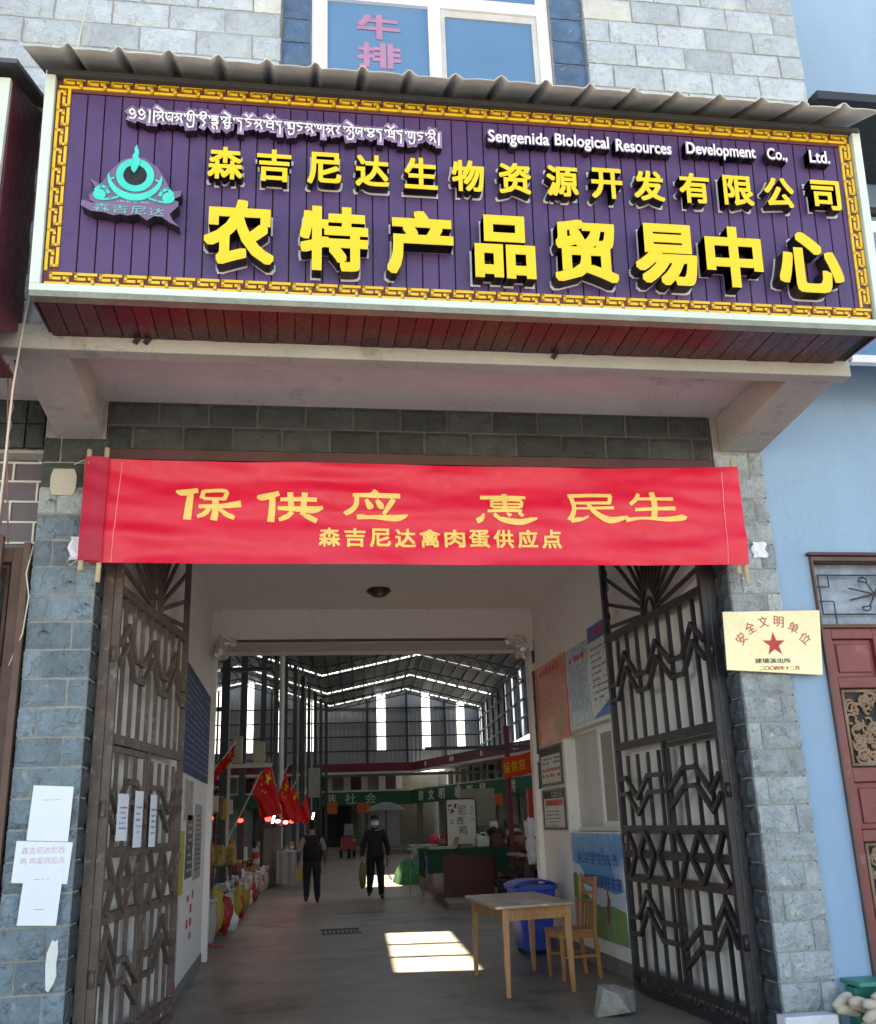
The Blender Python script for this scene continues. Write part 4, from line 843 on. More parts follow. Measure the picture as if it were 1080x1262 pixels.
for a_, b_ in ((1.72,2.28),(.62,1.22)): part('panel_back', MB().box(5.24,5.57,.10,.105,a_,b_), m_dark, D)
bbp('door_leaf', MB().box(5.68,6.5,.06,.10,0,2.719), m_door)
# upper right: dark awning, white ledge, blue window
AW = bbp('awning', MB().hexa([(5.06,-1.2,6.40),(8,-1.2,6.40),(8,.0,6.62),(5.06,.0,6.62),(5.06,-1.2,6.47),(8,-1.2,6.47),(8,.0,6.69),(5.06,.0,6.69)]), mat('black_awning', (.03,.03,.035), .5))
bbp('awning_truss', MB().bar((5.15,-1.0,6.38),(5.6,-.1,6.2),.03).bar((5.25,-.9,6.42),(5.25,-.0,6.0),.03).bar((5.5,-.9,6.42),(5.5,-.0,6.0),.03).box(5.06,8,-.3,-.25,6.1,6.16), m_dark)
bbp('ledge', MB().box(5.03,8,-.75,.02,5.60,5.70), m_winframe)
W2 = bbp('window', MB().box(5.03,5.09,-.6,-.54,4.6,5.6).box(5.09,8,-.6,-.54,4.58,4.64), m_winframe)
part('pane', MB().box(5.09,8,-.58,-.57,4.64,5.6), m_winblue, W2)
bbp('window_side', MB().box(5.03,5.06,-.54,.03,4.6,5.6), m_blue_wall)

# ------------------------------------------------------------------ neighbour shop front on the left
LS = thing('shopfront', (-1.2, .1, 0), 'left neighbouring shop front with open brown carved door and white barred tile panel above', 'shop front')
part('wall', MB().box(-3,-.421,.25,.4,3.3,4.0), mat('mauve_tile', (.13,.11,.13), .5, var=.1), LS)
gr = MB()
for k, z in enumerate((3.38,3.53,3.68,3.83,3.97)):
    gr.box(-3,-.421,.235,.249,z,z+.014)
    x = -.5 - (k % 2) * .17
    while x > -2: gr.box(x,x+.014,.236,.248,z+.014,z+.15); x -= .34
part('joint_bar', gr, m_wht, LS)
part('beam', MB().box(-3,-.421,.1,.42,4.0,4.06), m_trim, LS)
part('door_frame', MB().box(-3,-.421,.28,.36,3.22,3.30).box(-.47,-.422,.2,.36,0,3.22), m_brownwood, LS)
D2 = part('door_leaf', MB().box(-.56,-.475,.05,.09,0,3.30).box(-.98,-.90,.05,.09,0,3.30).box(-.90,-.56,.05,.09,3.2,3.3).box(-.90,-.56,.05,.09,2.42,2.5).box(-.90,-.56,.05,.09,1.70,1.80).box(-.90,-.56,.05,.09,1.40,1.48), m_brownwood, LS, bevel=.006)
carving(-.89, -.57, 1.82, 2.4, .06, D2, m_brownwood, 8, 40); carving(-.89, -.57, 2.52, 3.18, .06, D2, m_brownwood, 9, 36); carving(-.89, -.57, .8, 1.38, .06, D2, m_brownwood, 10, 40)
part('dark_doorway', MB().box(-3,-.475,.10,.11,0,3.22), m_dark, LS)
part('post', MB().box(-.475,-.43,-.02,.02,0,3.32), m_brownwood, LS, bevel=.004)
part('post', MB().box(-.66,-.60,-.05,-.0,1.7,3.36), m_brownwood, LS, bevel=.004)
# hanging cables and chains at the left
def cable(pts, r, m, lbl, cat): part('hanging_cable' if cat == 'cable' else 'hanging_chain', MB().tube(pts, r, 6), m, None, True, label=lbl, cat=cat)
cable([(-.20,-1.19,5.9),(-.215,-1.24,5.3),(-.225,-1.26,4.7),(-.28,-1.22,4.2),(-.30,-1.2,3.9),(-.33,-1.1,3.3),(-.36,-1.0,2.9)], .007, m_cable, 'cream cable hanging down in front of the left end of the canopy beam', 'cable')
cable([(-.38,-.95,4.2)] + [(-.385 + .008 * (-1) ** i, -.9, 4.15 - i * .06) for i in range(22)] + [(-.36,-.85,2.8)], .009, m_rust, 'rusty chain hanging left of the cream cable at the left edge', 'chain')
cable([(-.40,-1.0,4.15),(-.35,-.98,3.5),(-.31,-.95,3.05)], .006, m_rust, 'thin rusty wire hanging beside the rusty chain at the left edge', 'cable')
cable([(-.05,-1.17,7.2),(-.12,-1.19,6.5),(-.16,-1.19,6.0)], .004, m_cable, 'thin grey wire running down the upper stone wall at top left', 'cable')
cable([(-.42,.0,3.3),(-.44,-.03,3.1),(-.41,-.03,2.95),(-.43,-.02,2.7),(-.5,.0,2.5)], .005, m_cable, 'thin wire looped at the left edge of the left pillar', 'cable')

# ------------------------------------------------------------------ things by the gate
def slab4(mb, pts, z0, z1): return mb.hexa([(x, y, z0) for x, y in pts] + [(x, y, z1) for x, y in pts])
part('white_step', MB().box(4.40,4.76,-.16,-.03,0,.205), mat('white_step_paint', (.66,.66,.70), .7, stain=((.3,.3,.3), .62, 8, .1)), None, bevel=.01, label='white painted block at the foot of the right pillar', cat='block')
TBX = thing('storage_box', (5.1,-.1,0), 'teal plastic box with a lid standing against the blue wall', 'box')
part('body', MB().box(4.93,5.5,-.10,.02,0,.34), m_tealbox, TBX, bevel=.01)
part('lid', MB().box(4.90,5.6,-.22,.022,.355,.385), m_tealbox, TBX, bevel=.008)
RP = MB(); q = random.Random(3)
for i in range(26):
    x0, y0, z0 = 4.78 + q.uniform(0,.42), -.34 + q.uniform(0,.2), .05 + (i / 26) * .26 + .02 * q.random(); a = q.uniform(-.7,.7)
    pts = [(x0 + t * math.cos(a) * .1, y0 + .02 * math.sin(t * 2), z0 + t * math.sin(a) * .05 - .012 * t * t) for t in (-.9,-.6,-.2,.2,.6,.9)]
    RP.tube(pts, lambda t: .034 * (.45 + .55 * math.sin(math.pi * min(max(t, .05), .95)) ** .5), 9)
part('cloth_rope_pile', RP, m_rope, None, True, label='pile of thick beige twisted cloth rope at the bottom right corner', cat='rope')
rk = MB(); q = random.Random(12); bmr = bmesh.new()
for i in range(26):     # broken block: hull of points thrown near the faces of a box
    p_ = Vector([q.uniform(-1, 1) for _ in range(3)]); k_ = max(abs(c) for c in p_); p_ = p_ / k_ * (q.uniform(.82, 1)); bmr.verts.new((3.80 + p_.x * .165 + p_.z * .02, 1.38 + p_.y * .13, .112 + p_.z * .115 + p_.x * .012))
bmesh.ops.convex_hull(bmr, input=bmr.verts[:]); bmesh.ops.delete(bmr, geom=[v for v in bmr.verts if not v.link_faces], context='VERTS'); bmr.verts.index_update()
rk.add([v.co.copy() for v in bmr.verts], [tuple(v.index for v in f.verts) for f in bmr.faces]); bmr.free()
part('rock', rk, m_rock, None, bevel=.008, label='rough pale rock lying on the floor near the free end of the right gate leaf', cat='rock')
# table
TA = thing('table', (3.4, 2.9, 0), 'pale wooden table with worn top and white paper standing by the right wall', 'table')
c4 = [(3.16,2.40),(3.77,2.50),(3.72,3.88),(3.11,3.72)]
cxm, cym = sum(p[0] for p in c4)/4, sum(p[1] for p in c4)/4
tp = [(cxm + (x - cxm) * 1.02, cym + (y - cym) * 1.02) for x, y in c4]; TH = .735
tp = [(2.985+.08, 2.30), (3.80, 2.46), (3.80, 3.95), (3.05, 3.80)]
part('tabletop', slab4(MB(), tp, TH - .025, TH), m_wood_top, TA, bevel=.004)
legs = [(3.16,2.40),(3.765,2.52),(3.74,3.88),(3.12,3.72)]
for (x, y) in legs:
    a = .024; tx, ty = x + (cxm - x) * .03, y + (cym - y) * .03
    part('leg', MB().hexa([(x-a*.8,y-a*.8,0),(x+a*.8,y-a*.8,0),(x+a*.8,y+a*.8,0),(x-a*.8,y+a*.8,0),(tx-a*1.3,ty-a*1.3,TH-.026),(tx+a*1.3,ty-a*1.3,TH-.026),(tx+a*1.3,ty+a*1.3,TH-.026),(tx-a*1.3,ty+a*1.3,TH-.026)]), m_wood, TA, bevel=.004)
for i in range(4):
    (xa, ya), (xb, yb) = legs[i], legs[(i + 1) % 4]; d = Vector((xb - xa, yb - ya, 0)).normalized() * .035
    part('apron', MB().bar(Vector((xa, ya, TH - .078)) + d, Vector((xb, yb, TH - .078)) - d, .10, .022, Vector((-d.y, d.x, 0))), m_wood, TA)
pp = MB(); slab4(pp, [(3.35,2.52),(3.56,2.58),(3.52,2.86),(3.31,2.80)], TH + .0005, TH + .003)
part('paper_sheet', pp, mat('lilac_paper', (.62,.58,.72), .7), None, label='white printed paper lying on the wooden table top', cat='paper')
# chair facing the table (towards -X), back at the wall
CH = thing('chair', (3.98, 3.25, 0), 'small brown wooden chair with slatted back beside the wall poster', 'chair')
th = math.radians(8); Mx = Matrix.Translation((3.98, 3.27, 0)) @ Matrix.Rotation(th, 4, 'Z')
def cp(nm, mb): return part(nm, mb.xf(Mx), m_chairwood, CH, bevel=.004)
SH = .43
for x, y in ((-.17,-.17),(-.17,.17)): cp('leg', MB().hexa([(x-.014,y-.014,0),(x+.014,y-.014,0),(x+.014,y+.014,0),(x-.014,y+.014,0),(x-.02,y-.02,SH-.02),(x+.02,y-.02,SH-.02),(x+.02,y+.02,SH-.02),(x-.02,y+.02,SH-.02)]))
for y in (-.17,.17): cp('leg', MB().bar((.2,y,0),(.17,y,SH),.035,.035,(1,0,0)).bar((.17,y,SH),(.215,y,.90),.035,.032,(1,0,0)))
cp('seat', MB().box(-.2,.155,-.2,.2,SH-.018,SH+.008))
for y in (-.17,.17): cp('side_rail', MB().box(-.15,.152,y-.01,y+.01,SH-.07,SH-.019)); cp('stretcher', MB().box(-.155,.17,y-.009,y+.009,.19,.215))
cp('front_rail', MB().box(-.18,-.16,-.15,.15,SH-.07,SH-.019)); cp('stretcher', MB().box(-.01,.01,-.16,.16,.192,.213))
for z, h_ in ((.86,.055),(.75,.03),(.67,.03)): cp('back_slat', MB().box(.195 + (z-.75)*.1,.212 + (z-.75)*.1,-.152,.152,z-h_/2,z+h_/2))
for y in (-.07,0,.07): cp('back_spindle', MB().bar((.175,y,SH),(.20,y,.655),.018,.014,(1,0,0)))
# wheeled blue bin
BI = thing('wheelie_bin', (4.1, 5.2, 0), 'blue plastic wheelie bin with lid standing behind the wooden table', 'bin')
part('body', MB().hexa([(3.90,5.0,.04),(4.22,5.0,.04),(4.22,5.42,.04),(3.90,5.42,.04),(3.83,4.94,.68),(4.29,4.94,.68),(4.29,5.48,.68),(3.83,5.48,.68)]), m_bin, BI, bevel=.02)
part('rim', MB().box(3.81,4.31,4.92,5.50,.68,.715), m_bin, BI, bevel=.008)
lid = MB(); lid.grid(lambda a, b: (3.80 + .52 * a, 4.91 + .60 * b, .72 + .06 * math.sin(math.pi * a) ** .6 + .012 * (math.sin(b * 12) > .6)), 10, 8); o = part('lid', lid, m_bin, BI, True); o.modifiers.new('s', 'SOLIDIFY').thickness = .01
part('lid_rib', MB().box(3.86,4.26,4.895,4.92,.68,.735), m_bin, BI)
for x in (3.93, 4.2): part('wheel', MB().tube([(x,5.42,.07),(x+.05,5.42,.07)], .07, 14), m_black, BI, True)
# drain grate
DG = thing('drain_grate', (2.03, 8.5, 0), 'black iron drain grate in the middle of the market floor', 'grate')
for i in range(9): part('grate_bar', MB().box(1.77 + i * .06, 1.795 + i * .06, 8.25, 8.85, .002, .014), m_black, DG)
part('grate_frame', MB().box(1.75,2.31,8.22,8.25,.002,.016), m_steel, DG); part('grate_frame', MB().box(1.75,2.31,8.85,8.88,.002,.016), m_steel, DG)

# ------------------------------------------------------------------ hall
HD = (.0665, 1.0)
def hx(xfar, y): return xfar + (y - 47.2) * HD[0]
HL = thing('market_hall', (3, 27, 0), 'dark steel market hall behind the passage with double gable roof and bright translucent strips', 'building')
def hp(name, mb, m, **k): return part(name, mb, m, HL, **k)
prof = [(-7.0, 7.7), (-.9, 8.94), (3.32, 7.57), (7.43, 8.43), (11.5, 7.41)]
def zr(i, t): (xa, za), (xb, zb) = prof[i], prof[i+1]; return xa + (xb - xa) * t, za + (zb - za) * t
def roof_quad(mb, i, t0, t1, y0, y1, dz=0, th=.04):
    (xa, za), (xb, zb) = zr(i, t0), zr(i, t1)
    P_ = [(hx(xa, y0), y0, za + dz), (hx(xb, y0), y0, zb + dz), (hx(xb, y1), y1, zb + dz), (hx(xa, y1), y1, za + dz)]
    mb.hexa(P_ + [(a, b, c + th) for a, b, c in P_])
ys = [6.12]; strips = [(11.6-.25,11.6+.25),(17.6-.25,17.6+.25),(23.55-.25,23.8),(29.5,29.95),(35.3,35.75),(41.3,41.8),(46.5,46.9)]
sunholes = {2: [(.445, .655, 10.95, 14.75), (.39, .60, 25.3, 31)]}      # openings added in the unseen roof, shaped to cast the floor's sun patches
for i in range(4):
    hs = sunholes.get(i, [])
    cuts = sorted([(a, b, 's') for a, b in strips if not any(h[2] < b and h[3] > a for h in hs)] + [(h[2], h[3], h) for h in hs]) + [(47.2, 47.2, 'e')]
    y = 6.12
    for a, b, kd in cuts:
        if a > y: mb = MB(); roof_quad(mb, i, 0, 1, y, a); hp('roof_sheet', mb, m_roofin)
        if kd == 's': s_ = MB(); roof_quad(s_, i, .02 if i % 2 else .0, .98 if i % 2 == 0 else 1, a + .002, b - .002, 0, .01); hp('skylight', s_, m_skylight)
        elif kd != 'e':
            mb = MB(); roof_quad(mb, i, 0, kd[0], a, b); roof_quad(mb, i, kd[1], 1, a, b); hp('roof_sheet', mb, m_roofin)
            mb = MB()
            for q_ in (.30, .62): roof_quad(mb, i, kd[0], kd[1], a + (b-a) * q_, a + (b-a) * q_ + .12)
            hp('opening_bars', mb, m_steel)  # bars added across the opening to stripe its sun patch
        y = b
# purlins and rafters under the visible roof
for i in range(4):
    for k in range(8):
        t = (k + .5) / 8; x, z = zr(i, t); hp('purlin', MB().bar((hx(x, 28), 28, z - .06), (hx(x, 47), 47, z - .06), .05, .07), m_steel)
for y in (32.5, 38.5, 44.3):
    for i in range(4):
        tr = MB(); n = 8
        for k in range(n):
            (xa, za), (xb, zb) = zr(i, k / n), zr(i, (k + 1) / n)
            tr.bar((hx(xa,y), y, za - .15), (hx(xb,y), y, zb - .15), .05); tr.bar((hx(xa,y), y, za - .55), (hx(xb,y), y, zb - .55), .05)
            tr.bar((hx(xa,y), y, za - .55), (hx((xa+xb)/2,y), y, (za+zb)/2 - .15), .03); tr.bar((hx((xa+xb)/2,y), y, (za+zb)/2 - .15), (hx(xb,y), y, zb - .55), .03)
        hp('roof_truss', tr, m_steel)
# far gable wall with translucent vertical strips
stripx = [(-4.6,-4.2),(-2.9,-2.45),(-1.2,-.75),(.57,.90),(2.05,2.50),(5.84,6.31),(8.31,8.76),(10.23,10.66)]
edges = [-7.0] + [v for s_ in stripx for v in s_] + [11.5]
def ztop(x):
    for (xa, za), (xb, zb) in zip(prof[:-1], prof[1:]):
        if xa <= x <= xb: return za + (zb - za) * (x - xa) / (xb - xa)
    return 7.4
for k in range(len(edges) - 1):
    xa, xb = edges[k], edges[k+1]; is_s = k % 2 == 1
    if is_s:
        hp('wall_skylight', MB().hexa([(xa,47.2,5.2),(xb,47.2,5.2),(xb,47.21,5.2),(xa,47.21,5.2),(xa,47.2,ztop(xa)),(xb,47.2,ztop(xb)),(xb,47.21,ztop(xb)),(xa,47.21,ztop(xa))]), m_skylight)
        hp('wall_sheet', MB().box(xa,xb,47.2,47.24,4.55,5.199), m_clad)
    else:
        cuts = [xa] + [p[0] for p in prof if xa < p[0] < xb] + [xb]
        mb = MB()
        for a, b in zip(cuts[:-1], cuts[1:]):
            n = max(1, int((b - a) / .22))
            for j in range(n):      # ribbed sheet
                c, d = a + (b - a) * j / n, a + (b - a) * (j + 1) / n; e = (c + d) / 2
                for p_, q_, y0, y1 in ((c, e, 47.2, 47.17), (e, d, 47.17, 47.2)):
                    mb.add([(p_,y0,4.55),(q_,y1,4.55),(q_,y1,ztop(q_)),(p_,y0,ztop(p_))], [(0,1,2,3)])
        hp('wall_sheet', mb, m_clad)
for z in (5.2,5.95,6.7,7.45): hp('wall_girt', MB().bar((-7,47.1,z),(11.5,47.1,z),.07), m_steel)
for x in (-4.8,-2.6,.2,1.7,5.3,7.45,9.55): hp('wall_post', MB().bar((x,47.05,4.5),(x,47.05,ztop(x)-.1),.11), m_steel)
# right upper side wall with strips
def sidewall(xfar, z0, zt, ya, yb, nm='side_wall'):
    y = ya; k = 0
    while y < yb:
        wdt = .55 if k % 2 else 1.7; y2 = min(y + wdt, yb)
        mb = MB().hexa([(hx(xfar,y),y,z0),(hx(xfar,y)+.03,y,z0),(hx(xfar,y2)+.03,y2,z0),(hx(xfar,y2),y2,z0),(hx(xfar,y),y,zt),(hx(xfar,y)+.03,y,zt),(hx(xfar,y2)+.03,y2,zt),(hx(xfar,y2),y2,zt)])
        hp('side_skylight' if k % 2 else nm, mb, m_skylight if k % 2 else m_clad); y = y2; k += 1
sidewall(11.5, 4.62, 7.38, 24, 47.1)
for z in (5.3,6.0,6.7,7.3): hp('wall_girt', MB().bar((hx(11.4,24),24,z),(hx(11.4,47),47,z),.07), m_steel)
for k in range(12): y = 25 + k * 2; hp('wall_post', MB().bar((hx(11.42,y),y,4.6),(hx(11.42,y),y,7.4),.10), m_steel)
hp('side_wall', MB().box(16.2,16.4,6.1,26,0,8), m_clad)
hp('side_wall', MB().box(-8,-7.6,6.1,48,0,8), m_clad)
hp('roof_sheet', MB().box(9,18,6.1,24,4.7,4.75), m_roofin)
# gallery: far front and right front
GR0, GR1 = Vector((7.72, 47.0, 0)), Vector((13.2, 23.5, 0)); gd = (GR1 - GR0).normalized(); gn = Vector((gd.y, -gd.x, 0)) * -1
if gn.x < 0: gn = -gn
def gbox(mb, s0, s1, d0, d1, z0, z1):   # along the right gallery; d outwards (behind the front)
    P_ = [GR0 + gd*s0 + gn*d0, GR0 + gd*s1 + gn*d0, GR0 + gd*s1 + gn*d1, GR0 + gd*s0 + gn*d1]
    return mb.hexa([(p.x,p.y,z0) for p in P_] + [(p.x,p.y,z1) for p in P_])
GL = (GR1 - GR0).length
hp('gallery_band', MB().box(-6,7.72,47.0,47.15,4.12,4.56), m_band); hp('gallery_band', gbox(MB(), 0, GL, 0, .15, 4.12, 4.56), m_band)
hp('gallery_trim', MB().box(-6,7.70,46.96,47.1,4.0,4.119), m_wht); hp('gallery_trim', gbox(MB(), 0, GL, -.04, .1, 4.0, 4.119), m_wht)
for s_ in range(6):
    mb = MB(); c_ = GR0 + gd * (2 + s_ * 3.6) - gn * .02
    for dx in ((-.15, .15) if s_ % 2 else (0,)):
        p_ = ring_poly(0, 0, .13, 12); mb.prism(p_, c_ + gd * dx + Vector((0,0,4.35)), -gd, (0,0,1), -gn, .02)
    hp('band_emblem', mb, m_wht)
hp('gallery_slab', MB().box(-6,7.72,47.16,49,3.05,3.2), m_wht); hp('gallery_slab', gbox(MB(), 0, GL, .16, 2.2, 3.05, 3.2), m_wht)
hp('gallery_ceiling', MB().box(-6,7.72,47.16,49,4.13,4.2), m_wht); hp('gallery_ceiling', gbox(MB(), 0, GL, .16, 2.2, 4.13, 4.2), m_wht)
hp('rear_wall', MB().box(-6,9.4,48.6,48.7,0,4.12), m_shop); hp('rear_wall', gbox(MB(), -1, GL, 1.8, 1.9, 0, 4.12), m_shop)
m_dim = mat('maroon_shutter', (.10,.04,.04), .6, var=.2)
x = -5.4; k = 0
while x < 7.2:
    D_ = hp('window', MB().box(x,x+1.3,48.5,48.59,3.22,4.05), m_wht); part('pane', MB().box(x+.38,x+.95,48.48,48.499,3.22,3.98), m_dim, D_); x += 1.9; k += 1
s_ = .6; k = 0; q = random.Random(4)
while s_ < GL - 1.5:
    D_ = hp('window', gbox(MB(), s_, s_ + 1.2, 1.7, 1.79, 3.22, 4.1), m_wht); part('pane', gbox(MB(), s_ + .3, s_ + .85, 1.66, 1.699, 3.22, 4.0), m_dim if k % 3 else m_dark, D_); s_ += 1.75; k += 1
x = -5.5
while x < 7.5:
    hp('column', MB().box(x,x+.22,47.0,47.25,0,3.05), m_shop); hp('shutter', MB().box(x+.5,x+2.2,48.4,48.5,0.1,2.6), m_dark if (x > 1 and x < 4) else m_clad); x += 2.6
s_ = .4
while s_ < GL:
    hp('column', gbox(MB(), s_, s_ + .25, .02, .27, 0, 3.05), m_shop); hp('shutter', gbox(MB(), s_ + .6, min(s_ + 2.6, GL), 1.6, 1.7, .1, 2.5), MATS['pale_blind'] if int(s_ * 3) % 2 else m_clad); s_ += 3.1
hp('step', MB().box(-6,7.9,45.9,46.95,0,.22), mat('step_concrete', (.26,.25,.24), .8)); hp('step', MB().box(-6,7.9,46.96,48.4,0,.36), MATS['step_concrete'])
# green slogan banners
def gb(nm, mb, lbl): T = thing('slogan_banner', mb.v[0], lbl, 'banner'); part('cloth', mb, m_green, T); return T
T = gb('b', MB().box(-4.5,7.66,46.90,46.94,2.40,3.10), 'long green slogan banner along the far gallery with white characters')
for ch, x in zip('谐社会', (3.31,4.37,5.43)): text_part('character', ch, (x,46.885,2.76), .58, .52, XF, m_wht, T, depth=.01, off=.0)
BG = (-gd * -1, Vector((0,0,1)), -gn)
T = gb('b', gbox(MB(), .1, GL, -.12, -.08, 2.42, 3.12), 'green slogan banner with white characters along the right gallery')
for ch, s_ in zip('讲文明树新风讲', (1.5, 3.0, 4.45, 6.55, 8.0, 9.45, 12.45)):
    c_ = GR0 + gd * s_ - gn * .14 + Vector((0,0,2.78)); text_part('character', ch, c_, .80, .50, BG, m_wht, T, depth=.01, off=.03)
# valley columns and wires
for k, (x, y) in enumerate([(.06,12.36),(.21,16.37),(.51,21.39),(.79,25.4),(1.06,28.9),(1.4,32.4),(1.73,35.4),(2.04,38.4),(2.38,40.9),(2.71,43.4),(3.05,45.4)]):
    hp('column', MB().box(x-.075,x+.075,y-.075,y+.075,0,7.55), m_steel)
    if k in (3, 5, 6, 7): hp('downpipe', MB().tube([(x+.13,y,0),(x+.13,y,7.5)], .035, 8), MATS['frosted_pane'] if k == 3 else m_trim)
hp('downpipe', MB().tube([(.95,27.2,.0),(.95,27.2,7.6)], .09, 10), m_wht)
for a_, b_, w_ in (((-.2,12.36,3.6),(.06,12.36,3.6),.08),((-.3,16,4.9),(.2,16.3,4.9),.08),((.51,21.4,6.9),(1.06,28.9,4.4),.05),((-2,20,3.2),(.6,21.4,3.2),.06)): hp('tie_beam', MB().bar(a_, b_, w_), m_steel)
hp('tie_beam', MB().bar((2.3,30,3.15),(11.6,30,3.15),.09), m_steel)
SP = thing('loudspeaker_cluster', (.95,9.3,3.9), 'dark ring shaped lamp cluster hanging between the near hall columns', 'lamp')
part('top_ring', MB().tube([(1.0,9.3,4.28),(1.0,9.3,4.33)], .13, 16), m_dark, SP); part('bracket', MB().bar((.3,9.3,3.88),(1.0,9.3,3.88),.06), m_steel, SP)
for k in range(6): a = k * 1.047; part('bulb', MB().blob((1.0 + .09 * math.cos(a), 9.3 + .09 * math.sin(a), 4.15 - .06 * (k % 2)), .04, .04, .05, 8, 6), m_dark, SP, True)

# ------------------------------------------------------------------ flags
def flag(y, T0, HB_, FT, FB, lbl, pole, stars=True, seed=0):
    """cloth spans hoist top, hoist bottom, fly top, fly bottom (x, z) and falls in folds"""
    T = thing('flag', (T0[0], y, T0[1]), lbl, 'flag', 'red flags along the stalls')
    part('pole', MB().tube([(pole[0][0], y + .05, pole[0][1]), (pole[1][0], y + .03, pole[1][1])], .010, 6), m_wht, T)
    def fn(a, b):
        x = (T0[0]*(1-a) + FT[0]*a)*(1-b) + (HB_[0]*(1-a) + FB[0]*a)*b; z = (T0[1]*(1-a) + FT[1]*a)*(1-b) + (HB_[1]*(1-a) + FB[1]*a)*b
        e = math.sin(math.pi * b) * .02 + a * .02
        return Vector((x + .015 * math.sin(a * 8 + b * 6 + seed) * (a + b) / 2, y - .10 * a + .055 * math.sin(a * 9 + b * 4 + seed) * (.3 + a), z - .03 * math.sin(math.pi * a) + e * math.sin(b * 9 + seed)))
    g_ = MB(); g_.grid(fn, 22, 16); part('cloth', g_, m_flag, T, True)
    if stars:
        W_ = math.hypot(FT[0]-T0[0], FT[1]-T0[1]); H_ = math.hypot(HB_[0]-T0[0], HB_[1]-T0[1])
        def star_at(ca, cb, r, rot):
            mb = MB(); P_ = []
            for i in range(10):
                rr = r if i % 2 == 0 else r * .4; t = i * math.pi / 5 + rot; P_.append(fn(ca + rr * math.cos(t) / W_, cb + rr * math.sin(t) / H_) + Vector((0, -.012, 0)))
            k = fn(ca, cb) + Vector((0, -.012, 0)); mb.add([k] + P_, [(0, 1 + i, 1 + (i + 1) % 10) for i in range(10)]); return mb
        sc_ = min(1, W_ / .45)
        part('star', star_at(.24, .22, .10 * sc_, 0), m_fyel, T)
        for a, b in ((.50,.08),(.60,.17),(.60,.30),(.50,.40)): part('star', star_at(a, b, .03 * sc_, .5), m_fyel, T)
    return T
flag(9.0, (.44,2.68), (.16,2.33), (.44,2.48), (.13,2.10), 'small red five star flag nearest the left passage wall, stretched flat', ((.46,2.74),(.10,2.26)), True, 1)
flag(10.5, (.95,2.53), (1.14,1.68), (.66,2.12), (.80,1.64), 'largest red five star flag hanging before the near columns', ((.93,2.58),(1.16,1.58)), True, 2)
flag(13.0, (1.20,2.48), (1.42,1.66), (1.04,2.05), (1.15,1.60), 'second red flag behind the largest one with its star showing', ((1.25,2.60),(1.02,2.2)), True, 3)
flag(15.5, (1.37,2.31), (1.56,1.57), (1.22,1.95), (1.33,1.55), 'third red flag behind the largest one', ((1.42,2.44),(1.2,2.0)), True, 4)
flag(20.0, (1.67,2.27), (1.83,1.58), (1.54,1.88), (1.62,1.50), 'farthest red flag beside the walking person in black', ((1.70,2.40),(1.6,1.5)), False, 6)

# ------------------------------------------------------------------ left stalls
m_sack = mat('woven_sack', (.42,.34,.27), .9, var=.25, scale=9, bump=.4, rand=.25)
m_sackp = mat('pale_sack', (.50,.46,.44), .85, var=.2, scale=9, bump=.4, rand=.2)
m_egg = mat('egg_tray_tan', (.50,.33,.12), .8, var=.3, scale=14, rand=.1)
m_ybag = mat('yellow_bag', (.50,.36,.06), .5, var=.2, scale=6); m_rbag = mat('red_bag', (.45,.03,.03), .5, var=.2)
m_box = mat('brown_box', (.25,.15,.09), .8, rand=.3); m_grain = mat('grain', (.45,.36,.25), .95, bump=.6, bscale=90)
for i, (y, x0, x1, h_) in enumerate(((8.9,-.7,.16,.98),(11.2,-.7,.20,.90),(13.5,-.7,.28,.84),(18.5,-.5,.30,.74))):
    T = thing('stall_table', (x0, y, 0), ['wooden stall table nearest the passage carrying egg trays', 'second stall table on the left carrying egg trays', 'third stall table on the left behind the sacks', 'fourth stall table on the left past the cabinet'][i], 'table')
    part('top', MB().box(x0,x1,y-1,y+1,h_-.03,h_), m_brownwood, T)
    for dx in (x0+.04,x1-.05):
        for dy in (-.96,.96): part('leg', MB().box(dx-.02,dx+.02,y+dy-.02,y+dy+.02,0,h_-.03), m_steel, T)
def egg_stack(x, y, z, n, lbl, w_=.30):
    T = thing('egg_trays', (x, y, z), lbl, 'egg trays', 'stacked egg trays on the stalls')
    for k in range(n):
        mb = MB(); zz = z + .002 + k * .05; mb.box(x-w_/2,x+w_/2,y-w_/2,y+w_/2,zz,zz+.012)
        for a in range(6): mb.blob((x-w_/2+.025+a*w_/6.3,y-w_/2+.03,zz+.030),.020,.022,.022,6,4)
        for b in range(1,6): mb.blob((x+w_/2-.025,y-w_/2+.03+b*w_/6.3,zz+.030),.020,.022,.022,6,4)
        part('tray', mb, m_egg, T)
egg_stack(-.02,8.4,.98,4,'egg tray stack nearest the passage wall'); egg_stack(-.0,8.9,.98,3,'second egg tray stack from the passage wall'); egg_stack(.0,9.5,.98,4,'egg tray stack at the rear of the first stall')
egg_stack(.03,10.6,.90,3,'first egg tray stack on the second stall'); egg_stack(.04,11.2,.90,6,'highest egg tray stack on the second stall'); egg_stack(.03,11.8,.90,5,'rear egg tray stack on the second stall'); egg_stack(.12,12.9,.84,6,'front egg tray stack on the third stall'); egg_stack(.12,13.4,.84,7,'middle egg tray stack on the third stall'); egg_stack(.10,14.0,.84,5,'rear egg tray stack on the third stall')
